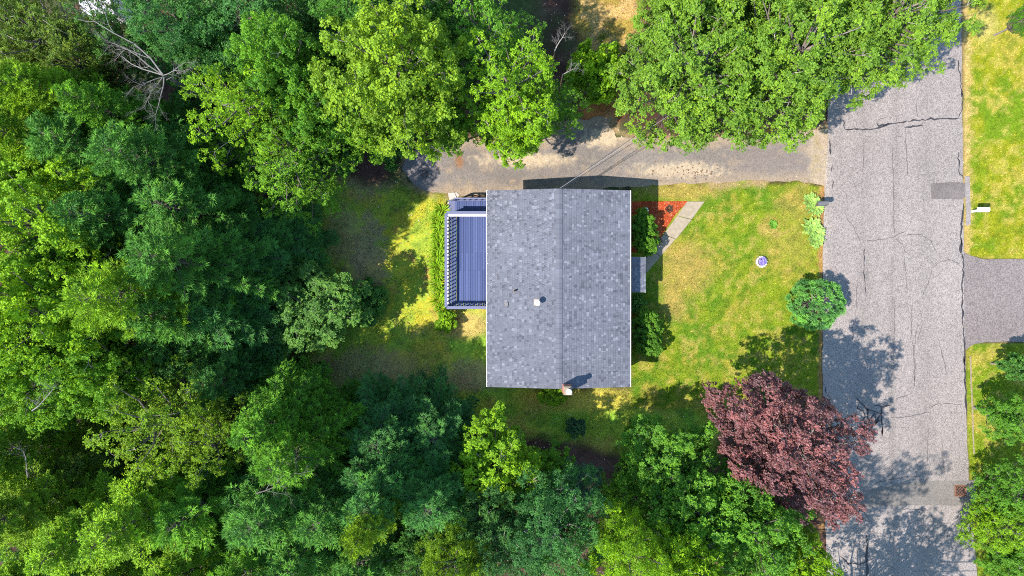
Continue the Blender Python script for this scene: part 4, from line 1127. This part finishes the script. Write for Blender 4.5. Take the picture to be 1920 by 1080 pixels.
LIME = (.15, .30, .013); YEL = (.135, .245, .016); GREEN = (.06, .175, .014); MID = (.085, .22, .02); DEEP = (.06, .17, .03)
OLIVE = (.095, .165, .022); TEAL = (.055, .17, .038); PINE = (.065, .185, .03); HEM = (.15, .29, .018); BLUE = (.065, .165, .09); MAPLE = (.10, .235, .015)
ROADSIDE = (.115, .225, .022)
WOODS = 'trees of the surrounding woods'
for a in [
    # top edge, from the corner eastwards
    ('open0', 85, 60, 120, 13, OLIVE, 'dull olive broadleaf tree filling the top corner of the woods'),
    ('open1', 205, 60, 80, 11, DEEP, 'dark broadleaf tree beside the pale shed roof'),
    ('oak0', 335, 45, 95, 12, TEAL, 'dark bluish broadleaf tree above the pale dead tree'),
    ('oak1', 450, 45, 110, 11, TEAL, 'very dark blue-green tree between shed and tall yellow-green maple'),
    ('maple1', 560, 60, 80, 9, DEEP, 'low dark tree in the gap before the tall yellow-green maple'),
    ('hemlock0', 45, 165, 75, 15, HEM, 'bright feathery hemlock near the top corner, first from the edge'),
    ('hemlock1', 112, 175, 70, 14, HEM, 'bright feathery hemlock between corner hemlock and dead tree'),
    ('hemlock0', 195, 205, 72, 14, MID, 'mid-green feathery hemlock just below the pale dead branches'),
    ('hemlock1', 35, 255, 70, 14, HEM, 'yellow-green hemlock at the photo edge over the lime maple'),
    ('pine0', 150, 275, 95, 13, PINE, 'dark green pine between hemlocks and the lime edge maple'),
    ('pine1', 265, 290, 95, 14, PINE, 'dark pine standing below the dead tree'),
    ('open0', 440, 195, 115, 14, LIME, 'airy yellow-green tree with bare twigs beside the dead tree'),
    ('maple0', 515, 115, 90, 14, MID, 'fresh green tree between airy yellow-green tree and tall maple'),
    ('maple2', 585, 200, 80, 12, MID, 'mid-green tree tucked against the tall yellow-green maple'),
    ('open1', 535, 305, 112, 11, MAPLE, 'shaded green tree overhanging the brown yard beside driveway end'),
    ('maple0', 735, 122, 146, 16, YEL, 'tall yellow-green maple, biggest crown above the driveway end'),
    ('maple1', 690, 215, 70, 10, MAPLE, 'lower green maple whose boughs touch the driveway end'),
    ('maple2', 838, 226, 48, 9, MAPLE, 'small maple leaning over the driveway beside the tall one'),
    ('open1', 900, 55, 105, 12, MID, 'airy green tree at the top between tall maple and clearing'),
    ('open0', 960, 150, 120, 13, LIME, 'airy green tree with bare twigs beside the dry clearing'),
    ('maple0', 968, 222, 70, 10, LIME, 'bright green tree overhanging the middle of the driveway'),
    ('open1', 1050, 195, 55, 7, MAPLE, 'low green tree below the dry clearing at the drive'),
    ('bush0', 1120, 140, 48, 4, LIME, 'bright green bush at the foot of the dry clearing'),
    # the big maples by the road
    ('dense0', 1300, 130, 152, 11, ROADSIDE, 'big dense maple nearest the dry clearing, hanging over the driveway'),
    ('dense1', 1485, 105, 162, 12.5, ROADSIDE, 'biggest dense maple in the middle of the roadside row'),
    ('dense0', 1652, 42, 148, 12.5, ROADSIDE, 'dense maple at the top end of the row spreading over the road'),
    ('dense1', 1450, -60, 160, 11, ROADSIDE, 'dense maple at the top edge behind the roadside row'),
    ('dense1', 1300, -30, 105, 10, ROADSIDE, 'dense maple at the top edge beside the dry clearing'),
    # left edge
    ('maple1', 75, 425, 135, 16, LIME, 'lime-green maple at the photo edge, uppermost of three'),
    ('maple2', 75, 590, 130, 16, LIME, 'lime-green maple at the photo edge, middle of three'),
    ('maple0', 70, 715, 105, 14, MAPLE, 'green maple at the photo edge, lowest of three'),
    ('pine2', 215, 400, 100, 14, PINE, 'dark pine directly beside the uppermost lime maple'),
    ('pine0', 335, 390, 105, 12.5, PINE, 'tall dark pine between lime maples and shaded yard tree'),
    ('pine1', 235, 545, 105, 16, HEM, 'sunlit yellow-green pine beside the middle lime maple'),
    ('pine2', 330, 500, 105, 15, PINE, 'dark plumed pine in the heart of the woods'),
    ('pine0', 430, 480, 100, 9, TEAL, 'dark pine reaching toward the shaded yard'),
    ('pine1', 400, 590, 100, 10, TEAL, 'dark blue-green pine over the brown forest floor'),
    ('pine2', 500, 460, 80, 6, TEAL, 'dark low pine at the edge of the shaded yard'),
    ('oak0', 340, 640, 85, 10, DEEP, 'dark broadleaf tree in shade above the olive tree'),
    ('maple1', 590, 580, 92, 6.5, (.085, .20, .035), 'rounded small maple standing alone at the yard edge'),
    ('oak1', 515, 610, 70, 5, DEEP, 'low dark tree behind the rounded small maple'),
    ('bush1', 690, 570, 36, 2.2, DEEP, 'low dark bush standing in for shadow beside the rounded small maple'),  # bush added where the small maple's shadow makes a dark patch
    ('maple2', 185, 700, 100, 14, MAPLE, 'green maple between edge maples and olive tree'),
    # lower left
    ('open0', 290, 790, 125, 14, YEL, 'olive-yellow airy tree with bare upper twigs'),
    ('open1', 400, 830, 90, 13, YEL, 'olive-yellow airy tree, nearer the yard of the pair'),
    ('hemlock0', 500, 800, 85, 13, MID, 'green hemlock with a sunlit tip by the dark yard'),
    ('pine1', 415, 720, 65, 9, TEAL, 'dark low pine between olive tree and brown forest floor'),
    ('hemlock1', 30, 960, 95, 14, YEL, 'yellow hemlock at the photo edge beside the brown hollow'),
    ('hemlock0', 150, 1010, 100, 14, HEM, 'bright yellow-green hemlock near the lower corner'),
    ('hemlock1', 255, 975, 105, 15, HEM, 'bright hemlock with long sunlit plumes below the olive tree'),
    ('oak0', 170, 890, 75, 9, OLIVE, 'dull olive low tree at the rim of the brown hollow'),
    ('pine0', 370, 960, 100, 13, MID, 'mid-green pine beside the long plumed hemlock'),
    ('pine2', 490, 960, 105, 13, PINE, 'dark green pine in the lower woods, second from the plumed hemlock'),
    ('pine1', 555, 860, 90, 13, MID, 'green pine by the fallen grey branches'),
    ('pine0', 560, 1050, 95, 12, PINE, 'dark green pine at the bottom edge'),
    ('hemlock1', 60, 1075, 80, 12, HEM, 'hemlock in the very bottom corner'),
    # bottom middle
    ('pine2', 720, 815, 88, 8, (.045, .14, .035), 'bluish pine nearest the shaded yard, with soft tufted lobes'),
    ('pine0', 815, 815, 75, 7, (.045, .14, .035), 'bluish pine beside the bright lime maple'),
    ('pine1', 700, 920, 95, 12, TEAL, 'dark bluish pine behind the first two yard pines'),
    ('pine2', 800, 940, 90, 11, TEAL, 'dark bluish pine below the bright lime maple'),
    ('hemlock0', 690, 985, 60, 15, YEL, 'slender yellow sunlit conifer tip among dark pines'),
    ('pine0', 670, 1060, 85, 11, PINE, 'dark pine at the bottom edge under the yellow tip'),
    ('maple2', 930, 880, 92, 8.5, LIME, 'bright lime maple at the bottom of the shaded yard'),
    ('maple0', 1020, 900, 62, 5, MAPLE, 'shaded green maple next to the bright lime maple'),
    ('oak1', 1075, 920, 55, 5, BLUE, 'small bluish tree at the bottom of the yard'),
    ('oak0', 1040, 1000, 110, 13, (.045, .145, .035), 'blue-green oak with long leaves at the bottom edge'),
    ('oak1', 920, 1010, 90, 12, (.05, .14, .035), 'dark oak between lime maple and yellow bottom tree'),
    ('oak1', 850, 1060, 75, 14, YEL, 'yellow-green sunlit oak at the bottom edge under the dark oak'),
    ('maple1', 1260, 885, 92, 7, MID, 'green maple between the yard and the purple maple'),
    ('oak0', 1180, 1050, 88, 14, LIME, 'bright oak at the bottom edge beside the blue-green oak'),
    ('maple0', 1320, 985, 110, 10, MID, 'large green maple below the purple maple'),
    ('maple1', 1425, 1010, 95, 12, MID, 'green maple close below the purple maple toward the road'),
    ('maple2', 1500, 1055, 62, 11, LIME, 'green maple touching the road at the bottom edge'),
    ('maple2', 1290, 1085, 80, 14, LIME, 'lime maple at the bottom edge below the large green maple'),
    ('maple1', 1190, 930, 62, 6, MAPLE, 'low green maple beside the yard shrubs'),
    # across the road
    ('sapling', 1912, 690, 26, 4, DEEP, 'small dark tree across the road nearest the neighbour driveway'),
    ('maple1', 1908, 785, 44, 5.5, MID, 'green tree across the road, uppermost of the verge trees'),
    ('dense0', 1894, 925, 62, 5.5, MID, 'bright green tree across the road beside the storm drain'),
    ('dense1', 1872, 985, 58, 5.5, LIME, 'bright green tree across the road below the storm drain'),
    ('maple0', 1912, 1055, 50, 5.5, MID, 'green tree across the road at the bottom corner'),
    ('dense0', 1952, 20, 34, 7, GREEN, 'green tree just entering the top corner across the road'),
    ('hemlock0', -70, 880, 100, 14, HEM, 'hemlock standing at the side edge beyond the brown hollow'),
    ('pine1', 20, 1150, 110, 14, PINE, 'pine rising from below the bottom corner of the woods'),
    ('hemlock1', 190, 1120, 100, 13, HEM, 'yellow-green hemlock at the bottom edge near the corner'),
    ('hemlock0', 330, 1085, 95, 13, HEM, 'bright hemlock at the bottom edge under the long plumed hemlock'),
    ('pine2', 455, 1080, 95, 13, MID, 'mid-green pine at the bottom edge of the lower woods'),
    ('oak1', 780, 1050, 80, 11, DEEP, 'dark broadleaf tree at the bottom edge among the pines'),
    ('pine1', 600, 960, 90, 12, PINE, 'dark pine between the yellow tip and the fallen branches'),
    ('maple1', -40, 640, 110, 15, LIME, 'lime maple half outside the side edge of the photo'),
    ('pine2', 130, 500, 90, 12, PINE, 'dark pine showing between the upper two lime maples'),
    ('oak0', 20, 60, 90, 12, OLIVE, 'dull olive tree in the very top corner'),
    ('open1', 150, 110, 80, 11, OLIVE, 'dull olive tree under the long bare branch'),
    ('oak1', 370, 150, 70, 9, DEEP, 'dark tree behind the bare branches of the dead tree'),
    ('pine0', 660, -20, 90, 13, PINE, 'dark pine behind the tall yellow-green maple at the top edge'),
    ('oak0', 820, 0, 90, 11, DEEP, 'dark tree at the top edge behind the tall maple'),
    ('pine1', 300, 590, 90, 13, PINE, 'plumed dark pine above the brown forest floor'),
    ('oak0', -5, 320, 80, 12, MAPLE, 'green oak at the side edge between hemlocks and uppermost lime maple'),
    ('hemlock0', -20, 215, 80, 13, HEM, 'hemlock half outside the side edge beside the first bright hemlock'),
    # beyond the bottom edge, throwing its dappled shade onto the road
    ('open1', 1590, 1235, 95, 18, MID, 'tall tree beyond the bottom edge shading the road beside the purple maple'),
    ('open0', 1700, 1300, 150, 13, MID, 'open tree beyond the bottom edge shading the road'),
]:
    tree(*a, group=WOODS)
tree('purple', 1487, 833, 137, 12, (.124, .053, .052), 'purple-leaved maple overhanging the road', 'purple_maple', rz=-.8, el=1.2)
# ---- garden plants
tree('globe', 1528, 571, 44, 2.4, (.095, .26, .06), 'rounded bluish-green dwarf pine on the lawn edge by the road', 'dwarf_pine', 'shrub')
S = 'foundation shrubs along the house'
tree('hedge', 1207, 420, 27, 1.6, (.085, .21, .02), 'green shrub between the red mulch bed and the house', 'shrub', 'shrub', S)
tree('hedge', 1208, 453, 26, 1.7, (.09, .22, .02), 'green shrub beside the porch roof and walk', 'shrub', 'shrub', S)
tree('hedge', 1215, 605, 29, 1.8, (.08, .2, .02), 'taller green shrub against the house front below the porch', 'shrub', 'shrub', S)
tree('hedge', 1212, 645, 28, 1.7, (.075, .19, .02), 'green shrub nearest the lower corner of the house front', 'shrub', 'shrub', S)
tree('bush0', 1195, 570, 15, .9, DEEP, 'small dark shrub in shade just below the porch', 'shrub', 'shrub', S)
tree('bush1', 1035, 738, 24, 1.2, LIME, 'bright green shrub at the gable end by the chimney', 'shrub', 'shrub', S)
tree('bush0', 836, 604, 19, 1.2, LIME, 'bright green shrub at the lower corner of the deck', 'shrub', 'shrub', S)
tree('bush0', 1078, 801, 17, 1.3, (.045, .13, .06), 'small bluish shrub alone in the shaded bottom yard', 'shrub', 'shrub')
tree('bush1', 1192, 812, 20, 1.4, GREEN, 'small green shrub in the bottom yard near the maples', 'shrub', 'shrub')
tree('bush1', 1445, 745, 30, 1.2, DEEP, 'dark low shrub in the shade at the purple maple foot', 'shrub', 'shrub')
for x, y, l in ((455, 665, 'dark undergrowth bush on the reddish forest floor'), (560, 715, 'low dark bush at the yard corner below the small maple'), (160, 830, 'dark bush in the brown hollow'),
                (640, 280, 'dark bush between the tall maple and brown yard'), (728, 262, 'dark low conifer-like bush at the driveway end'), (420, 770, 'dark bush beneath the olive trees'), (610, 770, 'dark bush where yard meets the bluish pines')):
    tree('bush1', x, y, 42, 2.6, DEEP, l, 'bush', 'bush', 'bushes in the undergrowth')

def plant_leaves(name, n, L, w, rise, seed, mat, k=1, tone=.5, spread=.5):
    """clump of arching strap or paddle leaves from the ground"""
    r = np.random.default_rng(seed); V = []; Q = []; T = []
    for i in range(n):
        ph = i * 2.4 + r.normal(0, .3); e = r.uniform(.25, 1.0); l = L * r.uniform(.7, 1.15)
        d = np.array((math.cos(ph), math.sin(ph), 0)); s = np.array((-math.sin(ph), math.cos(ph), 0))
        o = d * r.random() * spread * .35
        b = len(V)
        for t, wd in ((0, .25), (.35, .9), (.65, 1.0), (.88, .6), (1, .05)):
            c = o + d * l * t * (1 - .45 * (1 - e)) + np.array((0, 0, rise * l * (1.6 * t - 1.35 * t * t * e)))
            V += [c + s * w * wd * .5 + (0, 0, .012), c, c - s * w * wd * .5 + (0, 0, .012)]
        for j in range(4):
            q = b + j * 3
            Q += [(q, q + 1, q + 4, q + 3), (q + 1, q + 2, q + 5, q + 4)]
        T += [np.clip(tone + r.normal(0, .18), 0, 1)] * 15
    return fast_mesh(name, np.array(V), np.array(Q), tone=np.array(T), smooth=True)
hosta = plant_leaves('foliage', 90, .36, .12, .7, 3, 'leaf', tone=.6, spread=1.1)
lily = plant_leaves('foliage', 44, .62, .055, .75, 4, 'leaf', tone=.6)
def clump(name, me, px, py, s, col, label, group=None):
    o = link(name, me, None, M['leaf'] if not me.materials else None); o.location = P(px, py); o.scale = (s, s, s); o.rotation_euler.z = random.random() * 6.28
    o.color = (*col, 1); return tag(o, label, 'plant', group)
HG = 'hostas at the road edge'
HC = (.2, .34, .09)
for px, py, s, l in ((1519, 379, .95, 'pale hosta plant touching the dark mailbox, farther from the road'), (1527, 390, .95, 'pale hosta plant touching the dark mailbox, nearer the road'),
                     (1520, 424, 1.05, 'uppermost pale hosta of the lower clump at the road edge'), (1527, 437, 1.05, 'middle pale hosta of the lower clump at the road edge'), (1530, 450, .9, 'lowest pale hosta of the lower clump at the road edge')):
    clump('hosta', hosta, px, py, s, HC, l, HG)
ORD = 'first second third fourth fifth sixth seventh eighth ninth tenth eleventh twelfth thirteenth'.split()
for k in range(13):
    y = 396 + k * 15.2
    clump('daylily', lily, 823 + random.gauss(0, 4), y, random.uniform(.8, 1.05), LIME, f'bright green daylily clump along the deck, {ORD[k]} from the deck steps', 'daylilies along the deck')
clump('seedling', hosta, 1449, 421, .5, (.1, .25, .03), 'tiny bright green plant in a bare patch of the front lawn')
clump('perennial', lily, 1234, 452, .5, (.14, .08, .16), 'small purplish perennial between mulch bed and walk')
# white ornament cluster and dark plant in the mulch
o = empty('white_flower_plant', P(1210, 395), 'small white flowering plant in the red mulch bed', 'plant')
mb = MB()
for k in range(8):
    a = k * .8; q = Vector((math.cos(a) * .13, math.sin(a) * .13, .14 + .03 * (k % 3))); mb.lathe(q, [(.015, -.02), (.055, .0), (.05, .02), (.01, .03)], 7)
mb.build('flower', M['whiteflower'], o)
f = link('foliage', plant_leaves('foliage', 18, .2, .07, .6, 11, 'leaf'), o, M['leaf']); f.color = (*DEEP, 1)
clump('heuchera', hosta, 1254, 392, .42, (.05, .035, .03), 'dark leaved small plant in the sunny part of the mulch')
# stone ring planter with violet flowers
o = empty('stone_planter', P(1427, 491), 'round stone ring planter with violet flowers in the front lawn', 'planter')
for k in range(13):
    a = 2 * math.pi * k / 13; mb = MB(); mb.box((math.cos(a) * .3, math.sin(a) * .3, .07), (.13, .135, .17), rz=a + random.gauss(0, .12), tone=random.uniform(.5, 1)); mb.build('stone', M['stone'], o, bevel=.025)
mb = MB(); mb.lathe((0, 0, 0), [(.27, 0), (.26, .09), (.02, .11)], 14); mb.build('soil', M['wood'], o)
r = np.random.default_rng(12); a = r.random(120) * 6.28; d = .24 * np.sqrt(r.random(120))
pp = np.stack([np.cos(a) * d + .03, np.sin(a) * d + .03, .16 + .12 * (1 - (d / .25) ** 2) + r.normal(0, .02, 120)], 1)
v, f, t = leaves(r, pp, unit(np.array((0, 0, 1.)) + r.normal(0, .3, (120, 3))), 5, .055, .5, r.uniform(.1, .9, 120))
link('flower', fast_mesh('flower', v, f, tone=t), o, M['flower'])
f = link('foliage', plant_leaves('foliage', 24, .28, .05, .6, 13, 'leaf'), o, M['leaf']); f.color = (*DEEP, 1)

# ---- dead tree and bare branches
q = P(318, 150, 10)
dt = empty('dead_tree', (q.x, q.y, 0), 'pale leafless dead tree with tangled bare branches in the woods', 'dead tree')
mb = MB(); e_ = P(306, 142, 12.5) - q; mb.tube([(0, 0, -.1), (.1, .05, 5), (.0, .1, 10), (e_.x, e_.y, 12.55)], [.17, .13, .09, .05], 8, tone=.2); mb.build('trunk', M['dead'], dt)
def dead_branch(seed, a, b, za, zb, rad, depth, parent=dt, org=None, curl=.34, spread=.75):
    org = org if org is not None else parent.location
    A = P(*a, za) - Vector(org); B = P(*b, zb) - Vector(org)
    bare_wood(seed, A, B - A, (B - A).length, rad * .5, depth + 1, spread, curl=curl).build('branch', M['dead'], parent)
dead_branch(1, (306, 141), (172, 40), 12.5, 14.2, .075, 2)
dead_branch(2, (306, 141), (200, 88), 12, 12.3, .06, 2)
dead_branch(3, (306, 141), (215, 130), 12, 12.5, .06, 2)
dead_branch(4, (305, 145), (265, 200), 12.5, 12.8, .06, 3, spread=1.0)
dead_branch(5, (308, 145), (318, 215), 12.5, 12.6, .06, 3, spread=.9)
dead_branch(6, (304, 142), (340, 110), 12.5, 12.8, .05, 2, spread=.9)
dead_branch(7, (303, 145), (250, 165), 12.3, 13, .05, 3, spread=1.1)
dead_branch(8, (312, 150), (360, 150), 11.5, 11.8, .05, 2)
for n, (x, y, z, ex, ey, d, lab) in enumerate([(1040, 95, 10, 1062, 58, 3, 'bare grey twigs sticking into the dry clearing'), (1055, 140, 9, 1085, 130, 2, 'short bare twigs at the foot of the dry clearing'),
        (60, 770, 13, 105, 735, 3, 'pale bare branch at the lowest edge maple'), (52, 895, 10, 50, 850, 2, 'forked bare branch over the brown hollow'),
        (480, 925, 12, 545, 905, 2, 'fallen grey branch among the green pines')]):
    q = P(x, y, 0); t = empty('bare_branch', P(x, y, z), lab, 'branch', 'bare branches in the woods')
    A = Vector((0, 0, 0)); B = P(ex, ey, z + .8) - P(x, y, z)
    bare_wood(50 + n, A, B, B.length, .032, d + 1, .8).build('twigs', M['dead'], t)
    mb = MB(); mb.tube([(0, 0, -z - .1), (.05, 0, -z * .5), A], [.06, .045, .03], 6, tone=.05); mb.build('stem', M['wood'], t)

# ---- grass blades and litter: real geometry, uncountable
def scatter(n, zone):
    x = rng.uniform(-31, 33, n); y = rng.uniform(-18.5, 18.5, n)
    k = zone(x, y); return x[k], y[k]
def grass_zone(x, y):
    px = x * 30 + 960; py = 540 - y * 30
    d = np.maximum.reduce([polydist(px, py, LAWN) + (fbm(x, y, 1.2, 3) - .5) * 14, polydist(px, py, RLAWN) - 3, polydist(px, py, RLAWN2) - 3, polydist(px, py, TOPCLEAR), polydist(px, py, YARD) * (fbm(x, y, 1.0, 9) > .42)])
    nope = np.maximum.reduce([polydist(px, py, DRIVE), polydist(px, py, ROAD), polydist(px, py, MULCH), polydist(px, py, RDRIVE), polydist(px, py, [(1185, 378), (1325, 374), (1215, 520), (1185, 520)])])
    house_in = (x > HX0 + .5) & (x < HX1 - .5) & (y > HY0 + .4) & (y < HY1 - .4)
    return (d > 0) & (nope < -1) & ~house_in
x, y = scatter(900000, grass_zone)
n = len(x)
z = ground_height(x, y)
c = ground_colour(x, y) * rng.uniform(.55, 1.6, (n, 1)) * np.where(rng.random((n, 1)) < .16, np.array((1.7, 1.22, 1.9)), np.array((.86, .98, .9)))
a = rng.random(n) * 6.28; hh = rng.uniform(.025, .075, n); wd = rng.uniform(.025, .06, n)
ln = rng.normal(0, .04, (n, 2))
b0 = np.stack([x - np.cos(a) * wd / 2, y - np.sin(a) * wd / 2, z - .005], 1); b1 = np.stack([x + np.cos(a) * wd / 2, y + np.sin(a) * wd / 2, z - .005], 1)
tp = np.stack([x + ln[:, 0], y + ln[:, 1], z + hh], 1)
V = np.stack([b0, b1, tp], 1).reshape(-1, 3)
tag(link('grass', fast_mesh('grass', V, np.arange(3 * n).reshape(-1, 3), col=np.repeat(np.clip(c, 0, .7), 3, 0)), None, M['grass']), kind='stuff')
def litter_zone(x, y):
    px = x * 30 + 960; py = 540 - y * 30
    nope = np.maximum.reduce([polydist(px, py, DRIVE) - 8, polydist(px, py, ROAD) - 4, polydist(px, py, LAWN), polydist(px, py, RLAWN), polydist(px, py, RLAWN2), polydist(px, py, RDRIVE)])
    house_in = (x > HX0 - 2.8) & (x < HX1) & (y > HY0 + .4) & (y < HY1 - .4)
    return (nope < 0) & ~house_in & (fbm(x, y, .8, 77) > .4)
x, y = scatter(26000, litter_zone); n = len(x)
z = ground_height(x, y) + .012
pp = np.stack([x, y, z], 1)
v, f, t = leaves(rng, pp, unit(np.array((0, 0, 1.)) + rng.normal(0, .25, (n, 3))), 1, .085, .4, np.clip(rng.normal(.45, .28, n), 0, 1), tilt=(-.1, .2))
tag(link('fallen_leaves', fast_mesh('fallen_leaves', v, f, tone=t), None, M['litter']), kind='stuff')

# bark chips heaped on the mulch bed
n = 2600
mx = rng.uniform(6.8, 11.2, n); my = rng.uniform(1.9, 5.6, n)
k = polydist(mx * 30 + 960, 540 - my * 30, MULCH) > 1.5
mx, my = mx[k], my[k]; n = len(mx)
v, f, t = leaves(rng, np.stack([mx, my, .02 + .02 * rng.random(n)], 1), unit(np.array((0, 0, 1.)) + rng.normal(0, .35, (n, 3))), 1, .085, .28, np.clip(rng.normal(.5, .3, n), 0, 1), tilt=(-.1, .3))
tag(link('mulch_chips', fast_mesh('mulch_chips', v, f, tone=t), None, mat_tone('mulch_chip', [(0, (.16, .03, .012)), (.6, (.36, .07, .025)), (1, (.5, .2, .1))], .9, .1, 10)), kind='stuff')
